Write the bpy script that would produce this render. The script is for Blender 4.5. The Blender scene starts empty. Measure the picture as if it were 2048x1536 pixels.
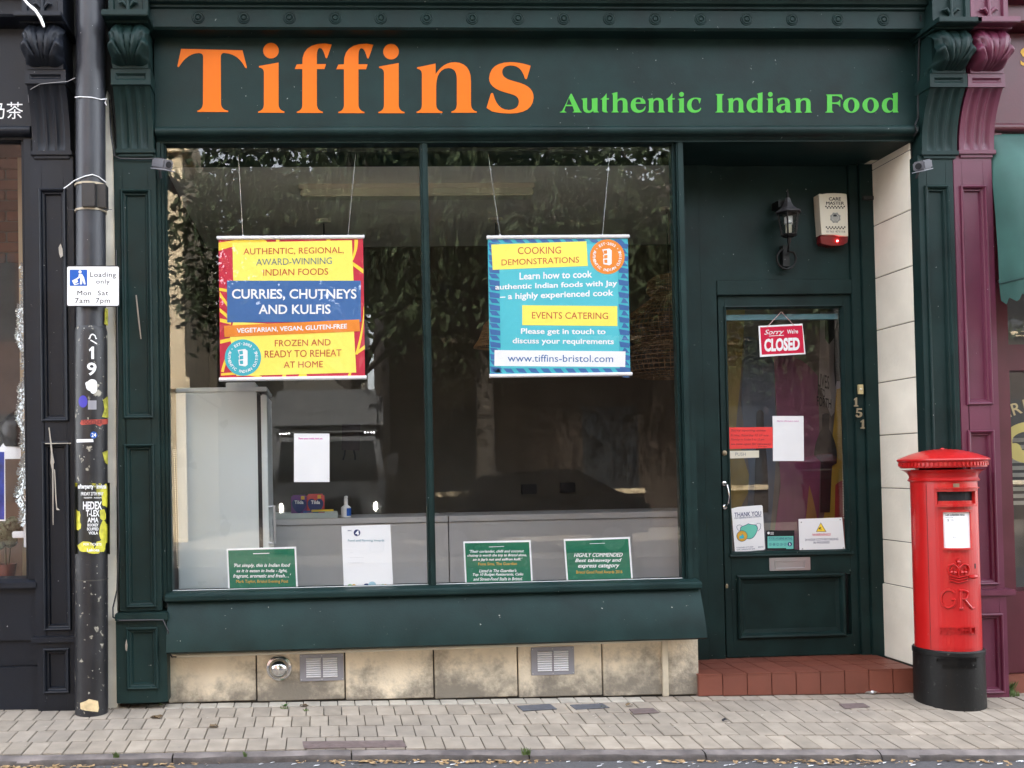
import bpy, bmesh, math, random
from mathutils import Vector, Matrix
from mathutils.geometry import tessellate_polygon
random.seed(7)
scene = bpy.context.scene
R = random.uniform

# ------------------------------------------------------------------ camera, sky, sun, exposure
FPX, CAMY, CAMZ = 2048.0, -6.2, 1.39
YAW, PITCH, ROLL = 0.050, 0.020, 0.019
VPX, VPY = 650.0, 945.0
F_ = Vector((math.sin(YAW)*math.cos(PITCH), math.cos(YAW)*math.cos(PITCH), math.sin(PITCH)))
r0 = F_.cross(Vector((0, 0, 1))).normalized(); u0 = r0.cross(F_)
R_ = (r0*math.cos(ROLL) - u0*math.sin(ROLL)).normalized(); U_ = R_.cross(F_)
_v = Vector((0, 1, 0))
PPX = VPX - FPX*_v.dot(R_)/_v.dot(F_); PPY = VPY + FPX*_v.dot(U_)/_v.dot(F_)
CAM = Vector((0, CAMY, CAMZ))
cd = bpy.data.cameras.new('camera'); cam = bpy.data.objects.new('camera', cd)
scene.collection.objects.link(cam)
cd.sensor_width = 36; cd.lens = 36*FPX/2048; cd.clip_start = .05; cd.clip_end = 500
cd.shift_x = (1024-PPX)/2048; cd.shift_y = (PPY-768)/2048
m3 = Matrix((R_, U_, -F_)).transposed()
cam.matrix_world = Matrix.Translation(CAM) @ m3.to_4x4()
scene.camera = cam

w = bpy.data.worlds.new('World'); scene.world = w; w.use_nodes = True
nt = w.node_tree; bg = nt.nodes['Background']
sky = nt.nodes.new('ShaderNodeTexSky'); sky.sky_type = 'NISHITA'; sky.sun_disc = False
SUN_EL, SUN_AZ = math.radians(37), math.radians(-14)   # the sun stands behind the shops: the facade is in open shade; azimuth from +Y towards -X
sky.sun_elevation = SUN_EL; sky.sun_rotation = SUN_AZ
sky.air_density = 1.0; sky.dust_density = 3.0; sky.ozone_density = 1.0
hs = nt.nodes.new('ShaderNodeHueSaturation'); hs.inputs['Saturation'].default_value = .27
nt.links.new(sky.outputs[0], hs.inputs['Color']); nt.links.new(hs.outputs[0], bg.inputs[0])
bg.inputs[1].default_value = .15
sd = bpy.data.lights.new('sun', 'SUN'); sd.energy = 2.2; sd.angle = math.radians(.6); sd.color = (1, .94, .84)
so = bpy.data.objects.new('sun', sd); scene.collection.objects.link(so)
sun_dir = Vector((math.sin(SUN_AZ)*math.cos(SUN_EL), math.cos(SUN_AZ)*math.cos(SUN_EL), math.sin(SUN_EL)))
so.rotation_euler = sun_dir.to_track_quat('Z', 'Y').to_euler()
scene.view_settings.view_transform = 'Standard'; scene.view_settings.look = 'None'
scene.view_settings.exposure = 3.7; scene.view_settings.gamma = 1
scene.view_settings.use_curve_mapping = False
scene.cycles.use_denoising = True; scene.cycles.max_bounces = 8
scene.cycles.transparent_max_bounces = 16; scene.cycles.caustics_reflective = False
scene.cycles.caustics_refractive = False

# ------------------------------------------------------------------ helpers
def V(px, py, Y):
    d = F_ + R_*((px-PPX)/FPX) - U_*((py-PPY)/FPX)
    return CAM + d*((Y-CAMY)/d.y)
def X(px, py, Y): return V(px, py, Y).x
def Z(px, py, Y): return V(px, py, Y).z
def gz(x, y): return .014-.0145*x + ((.045+.006*max(0, x))*y if y < 0 else 0)      # pavement falls to the kerb and along the street
def fan(x): return 1+.038*max(0, x)                          # it widens a little towards the right
def VG(px, py):                                              # point on the pavement
    d = F_ + R_*((px-PPX)/FPX) - U_*((py-PPY)/FPX)
    p = CAM + d*(-CAM.z/d.z)
    for _ in range(12): p = CAM + d*((gz(p.x, p.y)-CAM.z)/d.z)
    return p

class MB:
    def __init__(s): s.v = []; s.f = []
    def add(s, vs, fs):
        o = len(s.v); s.v += [tuple(p) for p in vs]; s.f += [tuple(i+o for i in f) for f in fs]; return s
    def box(s, x0, x1, y0, y1, z0, z1):
        return s.add([(x0,y0,z0),(x1,y0,z0),(x1,y1,z0),(x0,y1,z0),(x0,y0,z1),(x1,y0,z1),(x1,y1,z1),(x0,y1,z1)],
            [(0,3,2,1),(4,5,6,7),(0,1,5,4),(1,2,6,5),(2,3,7,6),(3,0,4,7)])
    def hexa(s, p):    # 8 points: front quad then back quad (bl, br, tr, tl)
        return s.add(p, [(0,1,2,3),(7,6,5,4),(0,4,5,1),(1,5,6,2),(2,6,7,3),(3,7,4,0)])
    def prof(s, x0, x1, pts):   # (y, z) polygon swept along x
        n = len(pts)
        vs = [(x0,y,z) for y,z in pts] + [(x1,y,z) for y,z in pts]
        return s.add(vs, [tuple(range(n)), tuple(range(2*n-1, n-1, -1))] + [(i, n+i, n+(i+1)%n, (i+1)%n) for i in range(n)])
    def poly(s, pts, y0, y1):   # (x, z) polygon swept along y
        n = len(pts)
        vs = [(x,y0,z) for x,z in pts] + [(x,y1,z) for x,z in pts]
        return s.add(vs, [tuple(range(n)), tuple(range(2*n-1, n-1, -1))] + [(i, n+i, n+(i+1)%n, (i+1)%n) for i in range(n)])
    def lathe(s, prof, c, n=32, a0=0, a1=2*math.pi):
        full = abs(a1-a0-2*math.pi) < 1e-6; k = n if full else n+1; vs = []
        for r, z in prof:
            for i in range(k):
                a = a0+(a1-a0)*i/n; vs.append((c[0]+r*math.cos(a), c[1]+r*math.sin(a), c[2]+z))
        fs = []
        for j in range(len(prof)-1):
            for i in range(n):
                b = (i+1) % k; fs.append((j*k+i, j*k+b, (j+1)*k+b, (j+1)*k+i))
        return s.add(vs, fs)
    def tube(s, pts, r, n=6, closed=False):
        pts = [Vector(p) for p in pts]; m = len(pts); vs = []; up = None
        for i, p in enumerate(pts):
            a = pts[i-1] if i or closed else p; b = pts[(i+1) % m] if i < m-1 or closed else p
            t = (b-a).normalized() if (b-a).length > 1e-9 else Vector((0,0,1))
            if up is None: up = t.orthogonal().normalized()
            up = (up - t*up.dot(t)); up = up.normalized() if up.length > 1e-6 else t.orthogonal().normalized()
            q = t.cross(up); rr = r[i] if isinstance(r, (list, tuple)) else r
            vs += [p + (up*math.cos(2*math.pi*k/n) + q*math.sin(2*math.pi*k/n))*rr for k in range(n)]
        fs = [(i*n+k, i*n+(k+1)%n, ((i+1)%m)*n+(k+1)%n, ((i+1)%m)*n+k) for i in range(m if closed else m-1) for k in range(n)]
        if not closed: fs += [tuple(range(n-1, -1, -1)), tuple(range((m-1)*n, m*n))]
        return s.add(vs, fs)
    def ring(s, x0, x1, z0, z1, prof, fill=True):   # mitred moulding round a rectangle, prof = (inset, y)
        vs = []
        for i, y in prof: vs += [(x0+i,y,z0+i),(x1-i,y,z0+i),(x1-i,y,z1-i),(x0+i,y,z1-i)]
        fs = [(j*4+k, j*4+(k+1)%4, j*4+4+(k+1)%4, j*4+4+k) for j in range(len(prof)-1) for k in range(4)]
        if fill: b = (len(prof)-1)*4; fs.append((b,b+1,b+2,b+3))
        return s.add(vs, fs)
    def sphere(s, c, rx, ry=None, rz=None, n=12, m=8):
        ry = ry or rx; rz = rz or rx
        vs = [(c[0],c[1],c[2]-rz)]
        for j in range(1, m):
            t = -math.pi/2 + math.pi*j/m
            vs += [(c[0]+rx*math.cos(t)*math.cos(2*math.pi*i/n), c[1]+ry*math.cos(t)*math.sin(2*math.pi*i/n), c[2]+rz*math.sin(t)) for i in range(n)]
        vs.append((c[0],c[1],c[2]+rz)); e = len(vs)-1
        fs = [(0, 1+(i+1)%n, 1+i) for i in range(n)] + [(e, e-n+i, e-n+(i+1)%n) for i in range(n)]
        fs += [(1+j*n+i, 1+j*n+(i+1)%n, 1+(j+1)*n+(i+1)%n, 1+(j+1)*n+i) for j in range(m-2) for i in range(n)]
        return s.add(vs, fs)

COL = scene.collection; WL = {}
def _mesh(name, mb, mat, smooth, bevel, seg=2):
    xs = [p[0] for p in mb.v]; ys = [p[1] for p in mb.v]; zs = [p[2] for p in mb.v]
    o = Vector(((min(xs)+max(xs))/2, (min(ys)+max(ys))/2, min(zs)))
    me = bpy.data.meshes.new(name); me.from_pydata([(x-o.x, y-o.y, z-o.z) for x, y, z in mb.v], [], mb.f)
    if bevel or smooth:
        bm = bmesh.new(); bm.from_mesh(me)
        bmesh.ops.remove_doubles(bm, verts=bm.verts, dist=1e-5)
        bmesh.ops.recalc_face_normals(bm, faces=bm.faces)
        if bevel:
            ed = [e for e in bm.edges if len(e.link_faces) == 2 and e.calc_face_angle(0) > .6]
            bmesh.ops.bevel(bm, geom=ed, offset=bevel, segments=seg, affect='EDGES', clamp_overlap=True)
        bm.to_mesh(me); bm.free()
    if smooth:
        me.polygons.foreach_set('use_smooth', [True]*len(me.polygons))
        me.set_sharp_from_angle(angle=math.radians(smooth if smooth > 1 else 40))
    me.materials.append(mat); return me, o
def part(name, mb, mat, parent, smooth=0, bevel=0, kind=None, label=None):
    me, o = _mesh(name, mb, mat, smooth, bevel)
    ob = bpy.data.objects.new(name, me); COL.objects.link(ob)
    if parent is not None: ob.parent = parent
    ob.location = o - (WL[parent.name] if parent is not None else Vector()); WL[ob.name] = o
    if kind: ob['kind'] = kind
    if label: ob['label'] = label
    return ob
def tag(o, label, cat, group=None):
    o['label'] = label; o['category'] = cat
    if group: o['group'] = group
    return o
def solo(name, mb, mat, label, cat, group=None, **k): return tag(part(name, mb, mat, None, **k), label, cat, group)
def thing(name, label, cat, loc, group=None):
    o = bpy.data.objects.new(name, None); COL.objects.link(o); o.location = loc; o.empty_display_size = .1
    WL[o.name] = Vector(loc); return tag(o, label, cat, group)
def dup(o, parent, loc):   # loc = world position of the copy
    c = o.copy(); COL.objects.link(c); c.parent = parent
    c.location = Vector(loc) - (WL[parent.name] if parent else Vector()); WL[c.name] = Vector(loc); return c

# ------------------------------------------------------------------ flat print and lettering
_txt = {}
def text_geo(s, bold=0, shear=0, space=1.0):
    k = (s, bold, shear, space)
    if k not in _txt:
        c = bpy.data.curves.new('lettering', 'FONT'); c.body = s; c.offset = bold; c.shear = shear; c.space_character = space
        c.resolution_u = 3
        c.offset = 0 if 'M' in s else bold
        o = bpy.data.objects.new('lettering', c); me = bpy.data.meshes.new_from_object(o)
        vs = [(v.co.x, v.co.y) for v in me.vertices]; fs = [tuple(p.vertices) for p in me.polygons]
        bpy.data.objects.remove(o); bpy.data.curves.remove(c); bpy.data.meshes.remove(me)
        lay = [0]*len(vs)
        if bold and 'M' in s:     # the font's M breaks when swollen: thicken it with shifted copies instead
            n = len(vs); lay = [0]*n+[1]*n+[2]*n; fs = [tuple(i+k*n for i in f) for k in range(3) for f in fs]; vs = [(a+d, b) for d in (0, -bold, bold) for a, b in vs]
        xs = [a for a, _ in vs]; ys = [b for _, b in vs]; x0, x1, y0, y1 = min(xs), max(xs), min(ys), max(ys)
        _txt[k] = ([((a-x0)/(x1-x0), (b-y0)/(y1-y0)) for a, b in vs], fs, (x1-x0)/(y1-y0), lay)
    return _txt[k]
def split(p, tris, m):   # halve long edges so that print follows a curved surface
    p = list(p); out = []; todo = [tuple(t) for t in tris if len(t) == 3]+[(t[0], t[i], t[i+1]) for t in tris if len(t) > 3 for i in range(1, len(t)-1)]; mid = {}
    while todo:
        t = todo.pop(); e = max(range(3), key=lambda i: abs(p[t[i]][0]-p[t[(i+1)%3]][0])); a, b, c = t[e], t[(e+1)%3], t[(e+2)%3]
        if abs(p[a][0]-p[b][0]) < m: out.append(t); continue
        k = (min(a, b), max(a, b))
        if k not in mid: mid[k] = len(p); p.append(((p[a][0]+p[b][0])/2, (p[a][1]+p[b][1])/2))
        todo += [(a, mid[k], c), (mid[k], b, c)]
    return p, out
def put_text(mb, s, box, mp, tilt=0, bold=0, shear=0, space=1.0, sub=0):
    """lettering fitted to box (x0, y0, x1, y1); mp maps those units to the surface it is printed on"""
    vs, fs, _, lay = text_geo(s, bold, shear, space); x0, y0, x1, y1 = box
    q = [(x0+u*(x1-x0), y1+v*(y0-y1)+tilt*(u-.5)) for u, v in vs]
    if sub: q, fs = split(q, fs, sub)
    return mb.add([mp(*p)-Vector((0, .0002*(lay[i] if i < len(lay) else 0), 0)) for i, p in enumerate(q)], fs)
def path(s, n=6):
    """outline written as M/L/Q/C/Z commands -> list of loops"""
    t = s.replace(',', ' ').split(); i = 0; loops = []; cur = []
    while i < len(t):
        c = t[i]; i += 1
        if c == 'Z': loops.append(cur); cur = []; continue
        k = {'M': 1, 'L': 1, 'Q': 2, 'C': 3}[c]
        while i < len(t) and t[i] not in 'MLQCZ':
            p = [(float(t[i+2*j]), float(t[i+2*j+1])) for j in range(k)]; i += 2*k
            if k == 1: cur.append(p[0])
            else:
                a = cur[-1]
                for q in range(1, n+1):
                    h = q/n; g = 1-h
                    if k == 2: cur.append((g*g*a[0]+2*g*h*p[0][0]+h*h*p[1][0], g*g*a[1]+2*g*h*p[0][1]+h*h*p[1][1]))
                    else: cur.append(tuple(g**3*a[d]+3*g*g*h*p[0][d]+3*g*h*h*p[1][d]+h**3*p[2][d] for d in (0, 1)))
    if cur: loops.append(cur)
    return loops
def put_poly(mb, loops, mp, thick=0, sub=0):
    flat = [p for l in loops for p in l]
    tris = tessellate_polygon([[Vector((a, b, 0)) for a, b in l] for l in loops])
    if sub: flat, tris = split(flat, tris, sub)
    front = [Vector(mp(*p)) for p in flat]
    if not thick: return mb.add(front, tris)
    n = len(front); back = [p + Vector((0, thick, 0)) for p in front]; fs = list(tris); o = 0
    for l in loops:
        k = len(l); fs += [(o+i, o+(i+1)%k, n+o+(i+1)%k, n+o+i) for i in range(k)]; o += k
    return mb.add(front+back, fs)
def disc(cx, cy, rx, ry=None, n=28):
    ry = ry or rx
    return [(cx+rx*math.cos(2*math.pi*i/n), cy+ry*math.sin(2*math.pi*i/n)) for i in range(n)]
def arc_text(mb, s, cx, cy, r, a0, a1, size, mp, bold=.03, inward=False):
    """letters set along a circle, angles in degrees clockwise from the top"""
    for i, ch in enumerate(s):
        if ch == ' ': continue
        a = math.radians(a0+(a1-a0)*i/max(1, len(s)-1)); vs, fs, asp, _ = text_geo(ch, bold)
        h = size*(.3 if ch in '.·' else 1); wd = h*min(asp, 1.1)
        out = []
        for u, v in vs:
            dx = (u-.5)*wd; dr = (v-.5)*h
            if inward: dx = -dx; dr = -dr
            rr = r+dr; out.append(mp(cx+rr*math.sin(a)+dx*math.cos(a), cy-rr*math.cos(a)+dx*math.sin(a)))
        mb.add(out, fs)
def on(Y): return lambda a, b: V(a, b, Y)
def crop(ox, oy, sc, Y): return lambda a, b: V(ox+a/sc, oy+b/sc, Y)
def pbox(mb, x0, y0, x1, y1, yf, yb):
    a = V(x0, (y0+y1)/2, yf).x; b = V(x1, (y0+y1)/2, yf).x; c = V((x0+x1)/2, y1, yf).z; d = V((x0+x1)/2, y0, yf).z
    return mb.box(a, b, yf, yb, c, d)
def sheet(mb, q, Y, t=.0008):   # thin sheet with its four corners tl, tr, br, bl
    p = [V(a, b, Y) for a, b in (q[3], q[2], q[1], q[0])]
    return mb.hexa(p + [v+Vector((0, t, 0)) for v in p])

# ------------------------------------------------------------------ materials
def mat(name, col, rough=.5, metal=0, var=.12, scale=6, bump=0, bscale=60, spec=.5, chips=0, chip_col=(.6,.6,.58), rnd=0, stain=0, stain_col=(.1,.09,.08), sscale=2.5, coat=0, stretch=None, wear=None):
    m = bpy.data.materials.new(name); m.use_nodes = True; nt = m.node_tree; b = nt.nodes['Principled BSDF']
    N = nt.nodes.new; L = nt.links.new
    b.inputs['Metallic'].default_value = metal; b.inputs['Specular IOR Level'].default_value = spec
    if coat: b.inputs['Coat Weight'].default_value = coat; b.inputs['Coat Roughness'].default_value = .12
    geo = N('ShaderNodeNewGeometry'); pos = geo.outputs['Position']
    if stretch:
        mp = N('ShaderNodeMapping'); mp.inputs['Scale'].default_value = stretch; L(pos, mp.inputs[0]); pos = mp.outputs[0]
    n1 = N('ShaderNodeTexNoise'); n1.inputs['Scale'].default_value = scale; n1.inputs['Detail'].default_value = 6; L(pos, n1.inputs[0])
    mr = N('ShaderNodeMapRange'); mr.inputs[1].default_value = .25; mr.inputs[2].default_value = .75
    mr.inputs[3].default_value = 1-var; mr.inputs[4].default_value = 1+var; L(n1.outputs[0], mr.inputs[0])
    last = mr.outputs[0]
    if rnd:
        oi = N('ShaderNodeObjectInfo'); mr2 = N('ShaderNodeMapRange'); mr2.inputs[3].default_value = 1-rnd; mr2.inputs[4].default_value = 1+rnd
        L(oi.outputs['Random'], mr2.inputs[0]); mu = N('ShaderNodeMath'); mu.operation = 'MULTIPLY'; L(last, mu.inputs[0]); L(mr2.outputs[0], mu.inputs[1]); last = mu.outputs[0]
    vm = N('ShaderNodeVectorMath'); vm.operation = 'SCALE'; vm.inputs[0].default_value = col; L(last, vm.inputs['Scale']); c = vm.outputs[0]
    def over(c, fac, colr):
        mx = N('ShaderNodeMix'); mx.data_type = 'RGBA'; L(fac, mx.inputs[0]); L(c, mx.inputs[6]); mx.inputs[7].default_value = (*colr, 1); return mx.outputs[2]
    def mask(sc, lo, hi, det=5, amp=1.0, seed=0):
        n = N('ShaderNodeTexNoise'); n.inputs['Scale'].default_value = sc; n.inputs['Detail'].default_value = det
        n.noise_dimensions = '4D'; n.inputs['W'].default_value = seed; L(pos, n.inputs['Vector'])
        q = N('ShaderNodeMapRange'); q.inputs[1].default_value = lo; q.inputs[2].default_value = hi; q.inputs[4].default_value = amp; L(n.outputs[0], q.inputs[0]); return q.outputs[0]
    if stain: c = over(c, mask(sscale, .42, .68, 8, stain, 3.1), stain_col)
    if wear: c = over(c, mask(wear[0], wear[1], wear[1]+.06, 10, wear[2], 8.4), wear[3])
    if chips:
        c = over(c, mask(55, .765-chips*.018, .785-chips*.018, 2, .7, 1.7), chip_col)
    L(c, b.inputs['Base Color'])
    rr = N('ShaderNodeMapRange'); rr.inputs[3].default_value = max(.02, rough-.1); rr.inputs[4].default_value = min(1, rough+.1); L(n1.outputs[0], rr.inputs[0]); L(rr.outputs[0], b.inputs['Roughness'])
    if bump:
        n2 = N('ShaderNodeTexNoise'); n2.inputs['Scale'].default_value = bscale; n2.inputs['Detail'].default_value = 4; L(pos, n2.inputs[0])
        bp = N('ShaderNodeBump'); bp.inputs['Strength'].default_value = bump; bp.inputs['Distance'].default_value = .01; L(n2.outputs[0], bp.inputs['Height']); L(bp.outputs[0], b.inputs['Normal'])
    return m
def ink(name, col, rough=.5): return mat(name, col, rough, spec=.22, var=.03, scale=30)
def emit(name, col, s):
    m = bpy.data.materials.new(name); m.use_nodes = True; b = m.node_tree.nodes['Principled BSDF']
    b.inputs['Base Color'].default_value = (*col, 1); b.inputs['Emission Color'].default_value = (*col, 1); b.inputs['Emission Strength'].default_value = s; return m
def glass(name, f0=.045, tint=(1,1,1)):
    m = bpy.data.materials.new(name); m.use_nodes = True; nt = m.node_tree; N = nt.nodes.new; L = nt.links.new
    for n in list(nt.nodes):
        if n.type != 'OUTPUT_MATERIAL': nt.nodes.remove(n)
    out = nt.nodes['Material Output']
    t = N('ShaderNodeBsdfTransparent'); t.inputs[0].default_value = (*tint, 1)
    g = N('ShaderNodeBsdfGlossy'); g.inputs['Roughness'].default_value = 0.0
    lw = N('ShaderNodeLayerWeight'); lw.inputs[0].default_value = .5
    p = N('ShaderNodeMath'); p.operation = 'POWER'; p.inputs[1].default_value = 5; L(lw.outputs['Facing'], p.inputs[0])
    ma = N('ShaderNodeMath'); ma.operation = 'MULTIPLY_ADD'; ma.inputs[1].default_value = 1-f0; ma.inputs[2].default_value = f0; L(p.outputs[0], ma.inputs[0])
    mx = N('ShaderNodeMixShader'); L(ma.outputs[0], mx.inputs[0]); L(t.outputs[0], mx.inputs[1]); L(g.outputs[0], mx.inputs[2]); L(mx.outputs[0], out.inputs[0])
    return m
M = {}
M['green'] = mat('green_paint', (.0062,.0198,.0186), .5, spec=.2, var=.45, stain=.4, stain_col=(.012,.030,.029), sscale=1.4, scale=5, bump=.06, bscale=90, chips=1, chip_col=(.35,.37,.36))
M['green_worn'] = mat('worn_green_paint', (.0070,.0215,.0204), .5, spec=.2, var=.45, stain=.4, stain_col=(.014,.033,.032), sscale=1.4, scale=5, bump=.07, bscale=90, chips=1.5, chip_col=(.4,.4,.36), wear=(7,.71,.7,(.2,.17,.13)))
M['dark'] = mat('charcoal_paint', (.0058,.0082,.0140), .5, spec=.32, var=.2, scale=5, bump=.06, bscale=90, chips=1, chip_col=(.4,.4,.4))
M['mag'] = mat('plum_paint', (.108,.017,.043), .42, var=.15, scale=5, bump=.06, bscale=90, chips=.5)
M['maroon'] = mat('maroon_paint', (.075,.008,.017), .4, var=.15, scale=5, bump=.04)
M['pole'] = mat('grey_column_paint', (.026,.028,.036), .42, var=.25, scale=9, bump=.08, chips=.6)
M['pole_worn'] = mat('scuffed_column_paint', (.014,.014,.0165), .42, var=.35, scale=7, bump=.15, bscale=40, chips=3.6, chip_col=(.5,.48,.42), wear=(22,.62,.85,(.45,.42,.34)))
M['cream'] = mat('cream_render', (.86,.80,.67), .85, var=.08, scale=3, bump=.2, bscale=50, stain=.4, stain_col=(.45,.40,.32), sscale=2)
def stone_mat():
    m = mat('stained_stone', (.75,.655,.50), .9, var=.16, scale=4, bump=.35, bscale=70, rnd=.05)
    nt = m.node_tree; N = nt.nodes.new; L = nt.links.new; b = nt.nodes['Principled BSDF']; c = b.inputs['Base Color'].links[0].from_socket
    g = N('ShaderNodeNewGeometry'); sx = N('ShaderNodeSeparateXYZ'); L(g.outputs['Position'], sx.inputs[0])
    def noise(sc, d, wv):
        n = N('ShaderNodeTexNoise'); n.noise_dimensions = '4D'; n.inputs['Scale'].default_value = sc; n.inputs['Detail'].default_value = d; n.inputs['W'].default_value = wv; n.inputs['Roughness'].default_value = .65; L(g.outputs['Position'], n.inputs['Vector']); return n.outputs[0]
    def op(o, a, q, cl=False):
        k = N('ShaderNodeMath'); k.operation = o; k.use_clamp = cl
        for i, v in enumerate((a, q)):
            if isinstance(v, (int, float)): k.inputs[i].default_value = v
            else: L(v, k.inputs[i])
        return k.outputs[0]
    n = op('ADD', op('MULTIPLY', noise(3.2, 8, 2.2), .75), op('MULTIPLY', noise(17, 6, 5.5), .25))
    low = op('MULTIPLY', op('SUBTRACT', .19, sx.outputs[2]), .65)      # splash line: dirt sits thickest near the pavement
    mr = N('ShaderNodeMapRange'); mr.interpolation_type = 'SMOOTHSTEP'; mr.inputs[1].default_value = .42; mr.inputs[2].default_value = .645; mr.inputs[4].default_value = .85; L(op('ADD', n, low), mr.inputs[0])
    mx = N('ShaderNodeMix'); mx.data_type = 'RGBA'; L(mr.outputs[0], mx.inputs[0]); L(c, mx.inputs[6]); mx.inputs[7].default_value = (.13,.118,.10,1); L(mx.outputs[2], b.inputs['Base Color']); return m
M['plinth'] = stone_mat()
M['joint'] = mat('dark_mortar', (.06,.055,.05), .95, var=.2)
M['paver'] = mat('grey_block_paving', (.315,.272,.222), .95, spec=.08, var=.2, scale=9, bump=.3, bscale=120, rnd=.13, stain=.5, stain_col=(.24,.215,.19), sscale=1.7, wear=(15,.665,.5,(.19,.17,.155)))
M['paver_pale'] = mat('pale_block_paving', (.48,.445,.385), .95, spec=.1, var=.14, scale=14, bump=.3, bscale=120, rnd=.1)
M['bed'] = mat('sand_joint', (.16,.14,.12), .95, var=.3, scale=30)
M['kerb'] = mat('kerb_stone', (.19,.165,.155), .85, var=.35, scale=9, bump=.6, bscale=25, rnd=.12, stain=.85, stain_col=(.07,.06,.06), sscale=6)
M['road'] = mat('asphalt', (.085,.082,.085), .9, var=.3, scale=60, bump=.6, bscale=220)
M['tile'] = mat('quarry_tile', (.175,.052,.032), .5, var=.12, scale=9, bump=.06, rnd=.10, stain=.25, stain_col=(.12,.05,.04))
M['grout'] = mat('tile_grout', (.20,.125,.10), .95, var=.2)
M['red'] = mat('pillar_box_red', (.47,.008,.008), .36, var=.07, scale=5, bump=.05, bscale=60, coat=.3, chips=.6, chip_col=(.62,.2,.17))
M['black'] = mat('black_paint', (.006,.006,.006), .45, spec=.3, var=.3, scale=8, bump=.12, chips=1.5, chip_col=(.2,.2,.19), wear=(26,.63,.5,(.09,.088,.08)))
M['blk'] = mat('black_plastic', (.015,.015,.017), .45)
M['white'] = mat('white_sheet', (.80,.81,.82), .55, var=.015)
M['plastic'] = mat('cream_plastic', (.66,.62,.50), .4, var=.04)
M['steel'] = mat('brushed_steel', (.50,.50,.52), .32, metal=.9, var=.06)
M['alu'] = mat('aluminium_grey', (.30,.30,.335), .45, metal=.1, var=.04)
M['alu_light'] = mat('satin_aluminium', (.82,.82,.85), .4, metal=0, var=.03)
M['chrome'] = mat('chrome', (.72,.72,.72), .15, metal=1, var=.02)
M['bronze'] = mat('bronze_paint', (.33,.27,.18), .4, metal=.5)
M['glass'] = glass('window_glass', .033); M['glass_thin'] = glass('lantern_glass', .06, (.8,.82,.8))
M['orange'] = ink('orange_vinyl', (.72,.150,.003), .45); M['lime'] = ink('green_vinyl', (.072,.40,.048), .45)
M['yellow'] = ink('yellow_ink', (.92,.66,.06)); M['paleyellow'] = ink('pale_yellow_ink', (.94,.81,.14))
M['crimson'] = ink('crimson_ink', (.55,.03,.06)); M['blue'] = ink('blue_ink', (.055,.145,.36)); M['teal'] = ink('teal_ink', (.06,.44,.52))
M['tan'] = ink('orange_ink', (.80,.25,.035)); M['redink'] = ink('red_ink', (.52,.07,.05)); M['greyblue'] = ink('slate_ink', (.14,.21,.24))
M['navy'] = ink('navy_ink', (.035,.05,.15)); M['cardgreen'] = ink('card_green_ink', (.022,.15,.085), .25); M['gold'] = ink('gold_ink', (.62,.36,.05))
M['whiteink'] = ink('white_ink', (.85,.86,.87)); M['blackink'] = ink('black_ink', (.015,.015,.018)); M['pink'] = ink('pink_ink', (.62,.10,.42))
M['aqua'] = ink('aqua_ink', (.16,.55,.48)); M['signblue'] = ink('sign_blue', (.02,.10,.42)); M['signred'] = ink('sign_red', (.58,.01,.05))
M['coral'] = ink('coral_paper', (.75,.06,.055)); M['greyink'] = ink('grey_ink', (.28,.28,.28)); M['violet'] = ink('violet_ink', (.07,.06,.40))

# ------------------------------------------------------------------ pavement, kerb, road
def slab(x0, x1, y0, y1, zo, t):   # sheet that follows the fall of the street
    mb = MB(); xs = [x0+(x1-x0)*i/60 for i in range(61)]
    for a, b in zip(xs, xs[1:]):
        p = [(x, y*fan(x) if y < 0 else y, gz(x, y*fan(x) if y < 0 else y)+zo) for x, y in ((a,y0),(b,y0),(b,y1),(a,y1))]
        mb.add([(u,v,c-t) for u,v,c in p]+p, [(0,3,2,1),(4,5,6,7),(0,1,5,4),(2,3,7,6)])
    return mb
KY = -.915                                            # back edge of the kerb
pave = part('pavement', slab(-14, 16, KY, .46, -.022, .1), M['bed'], None, kind='structure')
pitch, jt = .1025, .0045
def paver_mesh(d):
    bm = MB().box(-pitch/2+jt/2, pitch/2-jt/2, -d/2+jt*.3, d/2-jt*.3, -.05, 0); return bm
def add_paver(mb, x, y, d, dz, rx):
    f = fan(x); y *= f; d *= f
    a = MB().box(x-pitch/2+jt/2, x+pitch/2-jt/2, y-d/2+jt*.3, y+d/2-jt*.3, -.045, 0)
    mb.add([(p, q, gz(p, q)+r+dz) for p, q, r in a.v], a.f)
rest = MB(); pale_proto = grey_proto = None
rows = [(-.004-.05, .10)] + [(-.108-.201*(k+.5), .2) for k in range(4)]
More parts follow.
